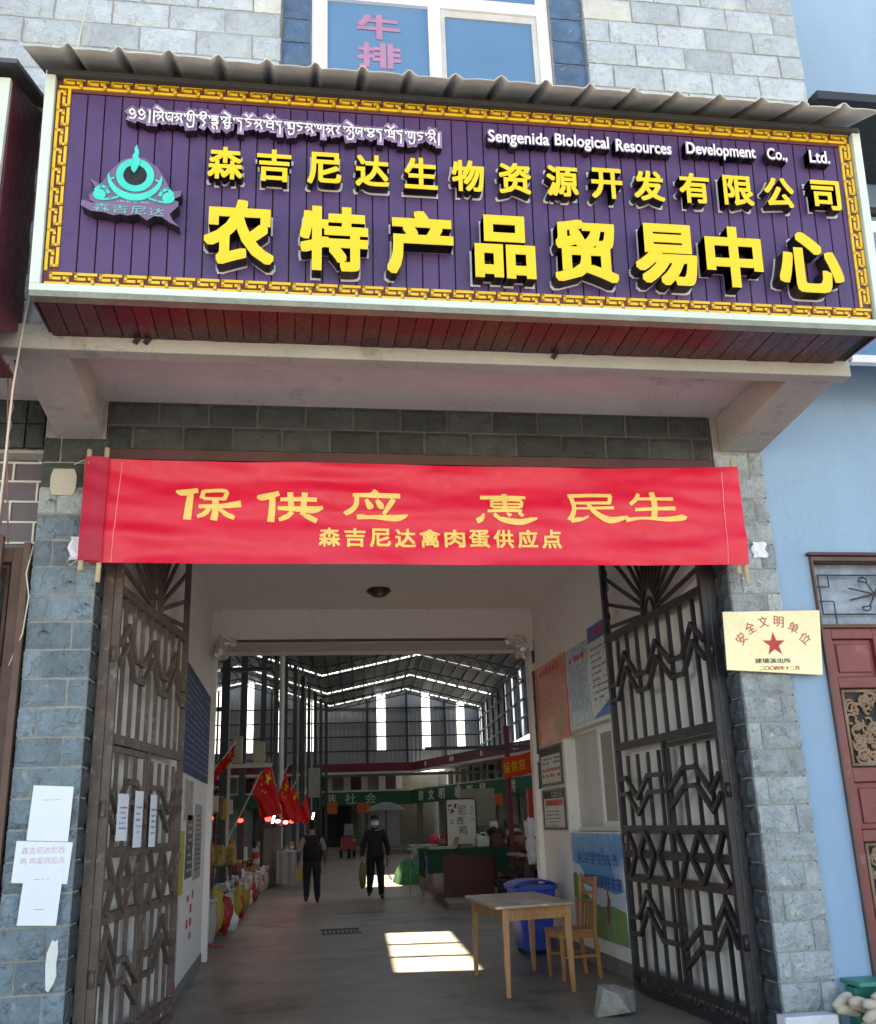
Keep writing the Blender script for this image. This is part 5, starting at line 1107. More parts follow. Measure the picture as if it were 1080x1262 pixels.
def sack(x, y, r, h_, m, lbl, open_=True, seed=0, z=0, cat='sack', group='sacks in front of the left stalls'):
    T = thing('sack', (x, y, z), lbl, cat, group)
    pr = lambda t: r * (.86 + .18 * math.sin(math.pi * min(1, t * 1.1)) )
    mb = MB(); mb.tube([(x, y, z + h_ * t) for t in (0,.1,.3,.5,.7,.9,1)], pr, 12, cap=True)
    for i, v in enumerate(mb.v): n_ = noise.noise(v * 6 + Vector((seed, 0, 0))) * .18; mb.v[i] = Vector((x + (v.x - x) * (1 + n_), y + (v.y - y) * (1 + n_), max(z, v.z)))
    part('bag', mb, m, T, True)
    if open_:
        rm = MB(); rm.tube([(x + r * .9 * math.cos(a), y + r * .9 * math.sin(a), z + h_ + .015 * math.sin(3 * a)) for a in [i * math.pi / 8 for i in range(17)]], r * .16, 7); part('rolled_rim', rm, m_sackp, T, True)
        gr_ = MB(); gr_.blob((x, y, z + h_ - .01), r * .82, r * .82, r * .25, 10, 6); part('grain', gr_, m_grain, T, True)
sk = [(.14,7.75,.19,.55,m_sackp,1),(.20,9.6,.18,.5,m_sack,1),(.24,10.6,.18,.52,m_sackp,1),(.22,11.6,.19,.45,m_sack,1),(.26,12.6,.18,.5,m_sackp,1),(.27,13.6,.18,.42,m_sack,1),(.30,14.7,.19,.46,m_sackp,1),(.34,15.9,.19,.44,m_sackp,0),(.38,17.0,.2,.42,m_sackp,1),(.45,18.4,.2,.45,m_sack,0),(.54,20.0,.22,.46,m_sackp,1),(.66,22.8,.23,.5,m_sackp,0),(.80,24.6,.25,.5,m_sack,0)]
ordn = ['first','second','third','fourth','fifth','sixth','seventh','eighth','ninth','tenth','eleventh','twelfth','last']
for i, (x, y, r, h_, m, op) in enumerate(sk):
    sack(x, y, r, h_, m, '%s %s %s sack in the row before the left stalls counted from the passage' % (ordn[i], 'open' if op else 'closed', 'pale' if m is m_sackp else 'brown'), bool(op), i)
def bag(x, y, w_, h_, m, lbl, seed, z=0):
    w_ *= .82; h_ *= .80
    mb = MB(); mb.blob((x, y, z + h_ / 2), w_ / 2, w_ / 2.2, h_ / 2, 20, 16, .5, seed)
    for i, v in enumerate(mb.v):
        t = (v.z - z) / h_
        n_ = 1 + .22 * noise.noise(v * 14) + (.35 if .2 < t < .8 else 0) * (1 - abs(v.x - x) / w_)
        mb.v[i] = v = Vector((x + (v.x - x) * n_, y + (v.y - y) * n_, v.z))
        if t > .82: mb.v[i] = Vector((x + (v.x - x) * 1.5, y + (v.y - y) * .6, v.z + .05 * math.sin(v.x * 60)))
        if v.z < z: mb.v[i].z = z
    part('plastic_bag', mb, m, None, True, label=lbl, cat='bag')
bag(.22,8.55,.32,.78,m_ybag,'yellow plastic bag standing on the floor before the first stall',1); bag(.36,8.95,.24,.66,m_rbag,'red plastic bag beside the yellow one before the first stall',2)
bag(.44,9.35,.20,.36,m_paper,'white plastic bag on the floor behind the red bag',3); bag(.40,11.1,.22,.62,m_ybag,'yellow plastic bag standing among the sacks of the second stall',4); bag(.46,11.6,.16,.42,m_rbag,'small red bag on the floor by the second yellow bag',5); bag(.46,13.1,.22,.5,m_ybag,'third yellow bag among the sacks of the third stall',6)
bag(-.02,8.0,.3,.6,m_sackp,'striped pale bag at the foot of the first stall beside the wall',7); bag(.48,14.2,.2,.34,m_paper,'small white bag before the third stall',8); bag(.52,15.3,.22,.4,m_rbag,'dull red bag beside the eighth sack',9)
part('rope', MB().tube([(.10,7.5,.50),(.16,7.42,.25),(.24,7.35,.06),(.36,7.3,.02),(.46,7.35,.018),(.44,7.5,.018)], .016, 6), m_rbag, None, True, label='red cord trailing from the first sack onto the floor', cat='cord')
# jars and boxes on shelves behind
for k, (y, z0) in enumerate(((8.9,1.45),(11.2,1.45),(13.4,1.5))):
    T = thing('shelf_rack', (-.35, y, 0), ['rack of bottles behind the first left stall', 'rack of bottles behind the second left stall', 'rack of bottles behind the third left stall'][k], 'shelf')
    for dy in (-.7,.7): part('upright', MB().box(-.52,-.49,y+dy-.015,y+dy+.015,0,2.6), m_steel, T); part('upright', MB().box(-.10,-.07,y+dy-.015,y+dy+.015,0,2.6), m_steel, T)
    for z in (1.25,1.7,2.2): part('shelf', MB().box(-.54,-.06,y-.72,y+.72,z,z+.02), m_wht if z > 2 else m_brownwood, T)
q = random.Random(11)
for k, (y0, z0) in enumerate(((8.3,1.27),(8.3,1.72),(10.6,1.27),(10.6,1.72),(12.8,1.27),(12.8,1.72))):
    for i in range(6):
        x, y = -.18 + q.uniform(-.03,.03), y0 + i * .22; r_, h_ = q.uniform(.035,.06), q.uniform(.14,.3)
        m = [m_box, MATS['yellow_notice'], m_wht, m_rbag, MATS['pine_wood'], m_dark][q.randrange(6)]
        T = part('bottle', MB().tube([(x,y,z0+.001),(x,y,z0+h_*.65),(x,y,z0+h_*.75),(x,y,z0+h_)], lambda t: r_ if t < .5 else r_ * .4, 9), m, None, label='%s %s, %s from the passage, %s shelf, %s left rack' % ('squat' if h_ < .2 else 'tall', {id(m_box):'brown',id(m_wht):'white',id(m_rbag):'red',id(m_dark):'dark'}.get(id(m), 'yellow' if m is MATS['yellow_notice'] else 'tan') + ' bottle', ['first','second','third','fourth','fifth','sixth'][i], 'lower' if k % 2 == 0 else 'middle', ['first','second','third'][k // 2]), cat='bottle', group='bottles on the left racks')
for i, (x, y, z, w_, h_, m) in enumerate(((-.3,9.2,.98,.3,.2,m_box),(-.35,12.9,.84,.35,.3,MATS['yellow_notice']),(-.25,14.1,.84,.3,.22,m_rbag),(.1,17.8,.74,.4,.3,m_wht),(.1,19.0,.74,.3,.35,m_box))):
    part('goods_box', MB().box(x-w_/2,x+w_/2,y-.2,y+.2,z+.001,z+h_), m, None, bevel=.01, label='%s box of goods on the %s left stall' % (['brown','yellow','red','white','tall brown'][i], ['first','third','third','fourth','fourth'][i]), cat='box')
CB = thing('cabinet', (.8,21.5,0), 'tall greyish wooden cabinet with two doors among the left stalls', 'cabinet')
part('body', MB().box(.58,1.05,21.2,21.8,.0,1.46), mat('weathered_wood', (.24,.21,.17), .7, var=.2, streak=-.5), CB); part('door', MB().box(.60,.81,21.18,21.199,.05,1.42), MATS['weathered_wood'], CB, bevel=.004); part('door', MB().box(.82,1.03,21.18,21.199,.05,1.42), MATS['weathered_wood'], CB, bevel=.004); part('top_board', MB().box(.54,1.09,21.16,21.84,1.461,1.49), m_brownwood, CB)
WT = thing('covered_table', (1.3,20.5,0), 'table under a translucent white plastic sheet near the far left stalls', 'table')
part('cover', MB().grid(lambda a, b: (.95 + .75 * a, 19.9 + 1.2 * b, .85 - .0 * b - (.7 if a > .98 else 0) + .02 * math.sin(a * 20 + b * 9)), 16, 6), mat('milky_sheet', (.34,.36,.38), .4), WT, True); part('skirt', MB().grid(lambda a, b: (.95 + .75 * a, 19.88 + .03 * math.sin(a * 22), .86 - .75 * b), 30, 4), MATS['milky_sheet'], WT, True)
m_glow = mat('red_lamp_glow', (.9,.02,.02), .4, emit=((1,.03,.03), 3)); m_glow2 = mat('pink_lamp_glow', (.95,.2,.25), .4, emit=((1,.16,.2), 3)); m_tubeglow = mat('tube_lamp_glow', (.9,.9,.95), .4, emit=((1,.97,.95), 4))
for i, (x, y, z, r_, m) in enumerate(((.10,9.4,1.62,.03,m_glow),(.36,13.0,1.60,.055,m_glow),(1.02,15.6,1.58,.06,m_glow2),(1.18,17.5,1.56,.06,m_glow2),(1.32,18.8,1.58,.06,m_glow),(1.75,21.8,1.6,.06,m_glow2),(.85,14.4,1.62,.07,m_glow))):
    T = thing('red_lamp', (x, y, z + .3), ['tiny red lamp over the first left stall','red lamp over the third left stall','pink glowing lamp under the large flags','second pink glowing lamp under the flags','red lamp under the fourth flag','pink lamp below the farthest flag','red lamp above the cabinet'][i], 'lamp')
    part('bulb', MB().blob((x,y,z),r_,r_,r_*.7,10,8), m, T, True); part('cord', MB().tube([(x,y,z+r_*.6),(x,y,z+.8)],.004,4), m_dark, T); part('shade', MB().tube([(x,y,z+r_*.6),(x,y,z+r_*1.5)], r_*1.25, 10, r2=r_*.4), m_dark, T)
for i, (x, y, z) in enumerate(((.92,15.0,1.66),(1.38,18.2,1.68),(1.90,23,1.72))):
    part('tube_lamp', MB().tube([(x,y,z-.12),(x+.05,y,z+.10)],.022,8), m_tubeglow, None, label=['white tube lamp under the second flag','white tube lamp under the fourth flag','white tube lamp behind the farthest flag'][i], cat='lamp')
part('hanging_sign', MB().box(.62,1.0,20.9,20.92,1.55,1.73), m_rbag, None, label='small red sign with white marks above the wooden cabinet', cat='sign')
for i, (x, y, z, w_, h_) in enumerate(((.44,9.8,2.66,.16,.42),(.80,9.4,2.55,.18,.40),(1.9,20.5,2.55,.30,.75))):
    part('meter_box', MB().box(x-w_/2,x+w_/2,y-.1,y+.1,z-h_/2,z+h_/2), mat('meter_box_%d' % i, (.34,.33,.27) if i < 2 else (.2,.22,.22), .6), None, bevel=.01, label=['beige meter box above the first left stall','beige meter box between the near columns','grey cabinet box on the far left columns'][i], cat='meter box')
part('awning_bar', MB().bar((-.3,9.3,2.38),(1.0,9.3,2.38),.06).bar((.35,9.3,1.2),(.35,9.3,2.38),.04).bar((.36,9.35,1.3),(.85,9.35,2.3),.02), m_trim, None, label='pale metal frame of the first left stall', cat='frame')

# piles of packaged goods on and above the left stalls
GM = [m_sack, m_sackp, m_egg, m_box, m_rbag, m_ybag, m_wht, m_brownwood, MATS['tan_print'], m_paper, m_orange]
def pile(x0, x1, y0, y1, z, hmax, lbl, seed, n=16, mats=None):
    q = random.Random(seed); T = thing('goods_pile', ((x0+x1)/2, (y0+y1)/2, z), lbl, 'goods', 'piles of goods on the stalls'); i = 0; mats = mats or GM
    y = y0
    while y < y1 and i < 60:
        dy = q.uniform(.12, .26); x = x0
        while x < x1:
            dx = min(q.uniform(.10, .24), x1 - x + .02); zz = z + .002
            while zz < z + hmax * q.uniform(.35, 1.):
                h_ = q.uniform(.05, .17); m = mats[q.randrange(len(mats))]
                mb = MB()
                if q.random() < .55: mb.box(x + .004, x + dx - .004, y + .004, y + dy - .004, zz, zz + h_ - .003)
                elif q.random() < .5: mb.blob((x + dx/2, y + dy/2, zz + h_/2), dx/2, dy/2, h_/2, 9, 6, .4, i)
                else: mb.tube([(x + dx/2, y + dy/2, zz), (x + dx/2, y + dy/2, zz + h_ * .7), (x + dx/2, y + dy/2, zz + h_)], lambda t: min(dx, dy) * (.42 if t < .8 else .3), 9)
                part('packet', mb, m, T); i += 1; zz += h_
            x += dx
        y += dy
pile(-.62,-.20,8.0,9.8,.98,.42,'crowded packets and jars behind the egg trays of the first stall',1)
pile(-.62,-.16,10.3,12.1,.90,.5,'crowded packets and jars behind the egg trays of the second stall',2)
pile(-.55,-.06,12.7,14.4,.84,.55,'crowded packets behind the egg trays of the third stall',3)
pile(-.4,.25,17.6,19.4,.74,.6,'mixed packets covering the fourth stall',4)
pile(-.3,.30,14.8,16.6,.0,1.15,'stack of sacks and cartons between the third and fourth stalls',5)
pile(.0,.50,19.7,20.9,.0,1.2,'stack of cartons and sacks before the tall cabinet',6)
pile(.35,1.0,22.2,24.4,.0,1.1,'stack of cartons behind the tall cabinet',7); pile(.8,1.4,25.2,27.5,.0,1.3,'far stack of goods beside the last columns on the left',8)
SK = [m_sack, m_sackp, m_sackp, m_box, m_egg, m_paper]
for i, (y0, y1, x1_) in enumerate(((9.7,10.4,.30),(11.8,12.5,.36),(13.9,14.6,.40),(15.0,15.8,.46),(16.3,17.0,.50),(17.5,18.3,.56),(19.0,19.7,.62),(20.6,21.1,.7),(22.2,23.0,.9))):
    pile(x1_ - .42, x1_ + .04, y0, y1, .0, .62, ['first','second','third','fourth','fifth','sixth','seventh','eighth','farthest'][i] + ' heap of small sacks and bundles on the floor along the left stalls', 20 + i, mats=SK)
pile(-.65,-.1,8.0,9.7,2.22,.32,'packets on top of the first left rack',9,mats=[m_wht,m_box,m_rbag,m_egg]); pile(-.65,-.1,10.5,12.0,2.22,.3,'packets on top of the second left rack',10,mats=[m_wht,m_box,m_ybag,m_egg])
for i, (y, x) in enumerate(((8.6,-.05),(9.1,-.02),(9.9,.02),(10.6,.05),(11.4,.08),(12.3,.10),(13.2,.14))):
    part('hanging_packet', MB().box(x-.06,x+.06,y-.03,y+.03,1.72 - .05*(i % 3),1.98), [m_wht,m_dark,m_orange,m_wht,m_box,m_ybag,m_wht][i], None, bevel=.01, label=['first','second','third','fourth','fifth','sixth','seventh'][i] + ' packet hanging over the left stalls counted from the passage', cat='packet')
part('hanging_rail', MB().bar((-.05,8.2,2.0),(.15,13.6,2.0),.02), m_steel, None, label='thin rail over the left stalls with packets hanging on it', cat='rail')
# clutter of the right stalls
pile(5.2,5.85,13.0,14.1,.96,.35,'small packets on the right end of the green clothed counter',11,mats=[m_box,MATS['maroon_shutter'],m_wht,m_dark])
pile(4.95,6.4,15.0,15.9,.10,.85,'cartons stacked behind the faded green partition',12,mats=[m_box,m_dark,MATS['maroon_shutter'],m_sack])
pile(5.0,6.2,10.15,10.75,.435,.38,'cartons on the lower shelf of the dark work table',13,mats=[m_box,m_dark,MATS['maroon_shutter'],m_rbag])
pile(4.35,5.0,14.7,15.6,.95,.14,'flat packets on the white folding table',14,mats=[m_wht,m_paper,m_box,m_rbag])
for i, (x, y, h_) in enumerate(((5.7,12.0,.42),(5.95,11.8,.36),(5.2,12.2,.30))):
    part('bucket', MB().tube([(x,y,.102),(x,y,.102+h_*.5),(x,y,.102+h_)], lambda t: .12 + .03 * t, 14), [m_wht,m_rbag,m_dark][i], None, True, label=['white bucket on the stall plinth by the red post','red bucket on the stall plinth right of the white one','dark bucket at the foot of the maroon counter'][i], cat='bucket')
# ------------------------------------------------------------------ right stalls
part('stall_plinth', MB().hexa([(4.02,11.3,0),(5.9,11.3,0),(7.5,21,0),(4.6,21,0),(4.02,11.3,.10),(5.9,11.3,.10),(7.5,21,.10),(4.6,21,.10)]), mat('plinth_concrete', (.25,.21,.18), .85, var=.25, bump=.3), None, kind='structure')
DK = thing('counter', (4.7,13,.1), 'maroon wooden counter covered with a dark green cloth', 'counter')
part('front_panel', MB().box(4.17,5.12,12.8,12.83,.101,.90).box(4.16,5.13,12.785,12.80,.48,.50).box(4.16,4.20,12.78,12.80,.101,.90).box(5.09,5.13,12.78,12.80,.101,.90), mat('maroon_counter', (.09,.012,.018), .4, var=.15), DK)
part('side_panel', MB().box(4.17,4.20,12.831,14.2,.101,.90), MATS['maroon_counter'], DK); part('top', MB().box(3.85,5.9,12.76,14.3,.90,.94), MATS['maroon_counter'], DK)
part('cloth', MB().grid(lambda a, b: (3.82 + 2.12 * a, 12.72 - .01 * math.sin(a * 40), .955 - (.12 + .03 * math.sin(a * 17)) * b), 60, 3), mat('dark_green_cloth', (.008,.06,.035), .9), DK, True)
part('cloth', MB().grid(lambda a, b: (3.82 + 2.12 * a, 12.72 + 1.6 * b, .955), 4, 4), MATS['dark_green_cloth'], DK)
part('cloth', MB().grid(lambda a, b: (3.815 - .01 * math.sin(b * 9), 12.72 + 1.0 * a, .955 - .5 * b), 12, 5), MATS['dark_green_cloth'], DK, True)
part('cloth', MB().grid(lambda a, b: (3.85 + .3 * a, 12.71, .95 - .42 * b), 6, 4), MATS['dark_green_cloth'], DK, True)
part('cloth', MB().grid(lambda a, b: (5.15 + .75 * a, 12.71 + .02 * math.sin(a * 15), .95 - (.45 - .1 * a) * b), 16, 4), MATS['dark_green_cloth'], DK, True)
WB = thing('sign_board', (4.66,13.4,.96), 'white display board with black brush characters standing on the counter', 'sign board')
part('board', MB().box(4.36,4.93,13.40,13.42,.96,1.86), m_wht, WB)
fr = MB().tube([(4.345,13.40,.96),(4.345,13.40,1.82),(4.375,13.40,1.875),(4.91,13.40,1.875),(4.945,13.40,1.82),(4.945,13.40,.96)], .014, 6); part('frame', fr, m_steel, WB, True)
for ch, x, z, s_ in (('尼',4.66,1.66,.17),('西',4.62,1.46,.13),('鸡',4.67,1.28,.17)): text_part('character', ch, (x,13.395,z), s_, s_, XF, m_dkprint, WB, depth=.002, off=0)
bl = MB(); qq = random.Random(2)
for i in range(14): a, b = qq.uniform(4.39,4.54), qq.uniform(1.58,1.78); bl.prism(ring_poly(0, 0, qq.uniform(.012,.03), 6), (a,13.396 - i*.0003,b), (1,0,0), (0,0,1), (0,-1,0), .001)
part('ink_picture', bl, m_dkprint, WB); part('print', print_lines(MB(), (4.86,13.395,1.6), .05, .3, XF, 5, 3, .03, .5), m_blueprint, WB); part('print', print_lines(MB(), (4.44,13.395,1.45), .05, .1, XF, 2, 3, .03, .5), m_dkprint, WB)
JG = thing('jug', (4.99,13.1,.957), 'translucent white plastic jug with handle standing on the green counter cloth', 'jug')
part('body', MB().box(4.86,5.11,12.98,13.2,.958,1.16), mat('milky_plastic', (.55,.58,.55), .35), JG, bevel=.03); part('neck', MB().tube([(4.91,13.08,1.15),(4.91,13.08,1.21)],.03,10), MATS['milky_plastic'], JG); part('handle', MB().tube([(4.95,13.09,1.16),(4.97,13.09,1.22),(5.05,13.09,1.22),(5.08,13.09,1.16)],.016,8), MATS['milky_plastic'], JG, True)
part('carton', MB().box(4.50,4.76,12.86,13.05,.958,1.03), m_box, None, label='flat brown carton lying on the green counter cloth', cat='box')
OB = thing('display_case', (4.15,12.9,.957), 'open display case with raised tan lid on the green counter cloth', 'case'); part('case', MB().box(3.9,4.42,12.8,13.2,.958,1.0), mat('dirty_white', (.42,.40,.36), .7), OB); part('lid', MB().hexa([(4.40,12.8,1.001),(4.43,12.8,1.001),(4.43,13.2,1.001),(4.40,13.2,1.001),(4.47,12.8,1.16),(4.50,12.8,1.16),(4.50,13.2,1.16),(4.47,13.2,1.16)]), m_wood, OB)
WTt = thing('folding_table', (4.2,14.9,0), 'folding table with thin metal legs and white sheets on top behind the counter', 'table')
part('top', MB().box(3.80,4.5,14.5,15.6,.90,.93), m_wht, WTt); part('sheet_cover', MB().grid(lambda a, b: (3.76 + .8 * a, 14.46 + 1.1 * b, .945 + .04 * noise.noise(Vector((a*4,b*4,0))) + .05), 12, 10), MATS['dirty_white'], WTt, True); part('sheet_cover', MB().grid(lambda a, b: (3.76 + .5 * a, 14.46 - .01 * math.sin(a*20), 1.0 - .16 * b), 12, 3), MATS['dirty_white'], WTt, True)
for x, y in ((3.98,14.5),(3.84,15.5),(4.46,14.52),(4.46,15.5)): part('leg', MB().tube([(x,y,.1 if x > 4.1 else 0.0),(x,y,.90)],.012,6), MATS['frosted_pane'], WTt)
part('crumpled_bag', MB().blob((4.33,14.6,.28),.17,.14,.2,12,9,.5,5), MATS['milky_sheet'], None, True, label='translucent plastic bag under the folding table', cat='bag')
part('pink_bag', MB().blob((4.30,14.9,1.10),.10,.1,.10,10,8,.5,6), mat('pink_bag_plastic', (.75,.04,.10), .5), None, True, label='bright pink bag on the white sheets of the folding table', cat='bag')
def heap(nm, x0, x1, y0, y1, h_, m, lbl, seed, cat='tarpaulin'):
    mb = MB()
    def fn(a, b):
        e = math.sin(math.pi * a) ** .45 * math.sin(math.pi * b) ** .45; x, y = x0 + (x1-x0)*a, y0 + (y1-y0)*b
        return (x, y, .004 + h_ * e * (.85 + .35 * noise.noise(Vector((x*2.5, y*1.8, seed)))) + .06 * noise.noise(Vector((x*8, y*8, seed))) * e + .05 * abs(noise.noise(Vector((x*4, y*14, seed)))) * e)
    mb.grid(fn, 26, 26); part(nm, mb, m, None, True, label=lbl, cat=cat)
heap('tarpaulin', 3.95, 4.75, 19.0, 20.6, .62, mat('green_netting', (.015,.20,.06), .85, var=.5, scale=12, bump=.5), 'bright green netting heaped on the floor beside the walkway', 1)
heap('tarpaulin', 4.75, 7.6, 21.2, 25.5, 1.05, mat('blue_tarp', (.02,.05,.22), .6, var=.3, bump=.4, bscale=8), 'dark blue tarpaulin covering goods behind the green netting', 2)
heap('tarpaulin', 4.6, 7.0, 16.5, 19.5, 1.0, MATS['blue_tarp'], 'second blue tarpaulin over a stall behind the folding table', 3)
sack(4.42,16.6,.24,.42,m_sack,'brown sack slumped beneath the folding table', False, 9, .0, group='sacks by the right stalls')
UM = thing('umbrella', (4.68,30,0), 'open grey market umbrella over the blue tarpaulin', 'umbrella'); part('pole', MB().tube([(4.68,30,0),(4.68,30,2.2)],.02,8), m_steel, UM); part('canopy', MB().grid(lambda a, b: (4.68 + .72*b*math.cos(a*6.2832), 30 + .72*b*math.sin(a*6.2832), 2.2 - .3*b*b), 16, 5), mat('grey_umbrella', (.20,.21,.22), .6), UM, True)
# red post, frames, shelf and hanging bags by the passage end
part('stall_post', MB().box(5.40,5.49,12.45,12.54,.1,3.2), m_band, None, label='dark red square post of the right stall beside the white board', cat='post')
part('stall_beam', MB().bar((4.3,16,3.05),(7.6,16,3.05),.07), m_steel, None, label='dark horizontal steel beam over the right stalls', cat='beam')
OBn = thing('slogan_banner', (5.3,11,2.1), 'small orange red banner with yellow characters by the end of the right wall', 'banner')
oq = MB(); oq.grid(lambda a, b: (5.03 + .62*a, 11.0 - .9*a, 2.13 + .36*b + .12*a + .008*math.sin(a*12)), 14, 6); part('cloth', oq, m_orange, OBn, True)
ob = (Vector((.62,-.9,.12)).normalized(), Vector((-.05,.08,1)).normalized(), Vector((-.82,-.56,0)).normalized())
for ch, a in zip('保供应惠民', (.10,.27,.44,.68,.85)): text_part('character', ch, Vector((5.03 + .62*a, 11.0 - .9*a, 2.31 + .12*a)) + ob[2] * .012, .15, .19, ob, m_fyel, OBn, depth=.002, off=.01)
part('orange_sign', MB().box(6.35,7.3,22.0,22.03,1.86,2.16), mat('orange_sign', (.55,.10,.02), .6), None, label='small orange sign hanging under the right gallery', cat='sign'); part('orange_sign', MB().box(4.6,5.2,44.9,44.95,2.0,2.5), MATS['orange_sign'], None, label='orange sign far behind the walking man', cat='sign'); part('orange_sign', MB().box(3.1,3.6,44.9,44.95,2.0,2.6), MATS['orange_sign'], None, label='orange sign above the red tricycle', cat='sign')
SH_ = thing('work_table', (5.6,10.4,0), 'dark wooden work table with things on it past the end of the right wall', 'table')
part('top', MB().box(5.0,6.6,10.0,10.9,.86,.90), m_shop, SH_)
for x in (5.15,6.4):
    for y in (10.05,10.85): part('leg', MB().box(x-.05,x+.05,y-.05,y+.05,0,.86), MATS['maroon_shutter'], SH_)
part('lower_shelf', MB().box(5.2,6.35,10.1,10.8,.4,.43), MATS['maroon_shutter'], SH_)
for i, (x, m) in enumerate(((5.25,MATS['maroon_shutter']),(5.6,m_rbag),(5.95,m_box))): part('bundle', MB().blob((x,10.4,1.0),.16,.14,.11,10,7,.5,i), m, None, True, label=['dark red','bright red','brown'][i] + ' bundle lying on the dark work table', cat='bundle')
part('red_box', MB().box(4.99,5.10,9.0,9.12,1.46,1.9), m_rbag, None, label='tall red box hanging above the white bags at the right wall end', cat='box')
hb = MB(); hb.blob((5.0,9.05,1.30),.09,.09,.17,12,10,.6,1); hb.blob((5.0,9.05,1.06),.07,.08,.16,12,10,.6,2); hb.blob((5.01,9.05,.90),.08,.08,.13,12,10,.6,3)
part('hanging_bags', hb, m_paper, None, True, label='string of white plastic bags hanging at the right wall end', cat='bags')
part('green_panel', MB().box(4.95,6.6,14.5,14.53,.95,1.35), mat('faded_green', (.05,.14,.09), .8), None, label='faded green partition panel behind the white jug', cat='panel')
part('roller_blind', MB().box(5.05,5.9,16.2,16.23,1.25,2.15), mat('olive_blind', (.24,.24,.18), .8), None, label='dull beige shutter behind the white display board', cat='shutter')
part('pipe_post', MB().tube([(5.0,15.8,.1),(5.0,15.8,2.3)],.03,8), m_trim, None, label='pale pipe post right of the white display board', cat='post')
# red tricycle far away
TK = thing('cargo_tricycle', (3.9,40.5,0), 'red cargo tricycle parked at the far end of the hall', 'tricycle')
m_tr = mat('tricycle_red', (.30,.01,.02), .4)
part('cab', MB().hexa([(3.55,40.0,.35),(4.25,40.0,.35),(4.25,41.4,.35),(3.55,41.4,.35),(3.62,40.05,.95),(4.2,40.05,.95),(4.2,41.4,.9),(3.6,41.4,.9)]), m_tr, TK, bevel=.04); part('seat', MB().box(3.7,4.1,40.5,41,.96,1.08), m_dark, TK); part('windscreen', MB().box(3.68,4.12,40.02,40.05,1.0,1.5), m_doorglass, TK)
for x, y in ((3.9,40.1),(3.6,41.3),(4.2,41.3)): part('wheel', MB().tube([(x-.05,y,.24),(x+.05,y,.24)],.24,14), m_black, TK, True)
part('headlight', MB().blob((4.15,39.98,.8),.06,.03,.06,8,6), m_wht, TK, True)

# ------------------------------------------------------------------ people
def skin_mesh(V, E, name, mats_by_tag, tags, sub=2):
    """one continuous body grown with the skin modifier; faces take the material of the nearest bone"""
    me = bpy.data.meshes.new(name); me.from_pydata([v[:3] for v in V], E, [])
    o = bpy.data.objects.new(name, me); C.objects.link(o)
    sm_ = o.modifiers.new('skin', 'SKIN'); sm_.use_smooth_shade = True
    for i, v in enumerate(V):
        d = me.skin_vertices[0].data[i]; d.radius = (v[3], v[4] if len(v) > 4 else v[3]); d.use_root = (i == 0)
    ss = o.modifiers.new('sub', 'SUBSURF'); ss.levels = ss.render_levels = sub
    dg = bpy.context.evaluated_depsgraph_get(); dg.update(); out = bpy.data.meshes.new_from_object(o.evaluated_get(dg)); bpy.data.objects.remove(o)
    for m in mats_by_tag: out.materials.append(m)
    P_ = [Vector(v[:3]) for v in V]
    for v_ in out.vertices:
        if v_.co.z < 1.46:
            n_ = noise.noise(Vector((v_.co.x * 9, v_.co.y * 9, v_.co.z * 13))) * .012 + noise.noise(Vector((v_.co.x * 20, v_.co.y * 20, v_.co.z * 34))) * .006
            if v_.co.z > .86 or abs(v_.co.x) < .22: v_.co += v_.normal * n_
    for p in out.polygons:
        c = p.center; best = 9; bt = 0
        for (a, b), t in zip(E, tags):
            ab = P_[b] - P_[a]; s_ = max(0, min(1, (c - P_[a]).dot(ab) / max(ab.length_squared, 1e-9))); d = (c - P_[a] - ab * s_).length - .0
            if d < best: best, bt = d, t
        p.material_index = bt; p.use_smooth = True
    return out
m_skin = mat('skin', (.42,.25,.18), .55, var=.06); m_blackcloth = mat('black_jacket', (.010,.010,.013), .8, var=.2); m_trous = mat('dark_trousers', (.014,.015,.022), .85, var=.2); m_navy = mat('dark_navy_trousers', (.018,.022,.035), .85)
m_shoe = mat('black_shoes', (.008,.008,.008), .4); m_bshoe = mat('brown_shoes', (.06,.03,.02), .5); m_sleeve = mat('pink_sleeve', (.20,.08,.12), .8); m_sleeve2 = mat('pale_upper_sleeve', (.34,.27,.29), .8)
m_hair = mat('black_hair', (.008,.007,.007), .5)
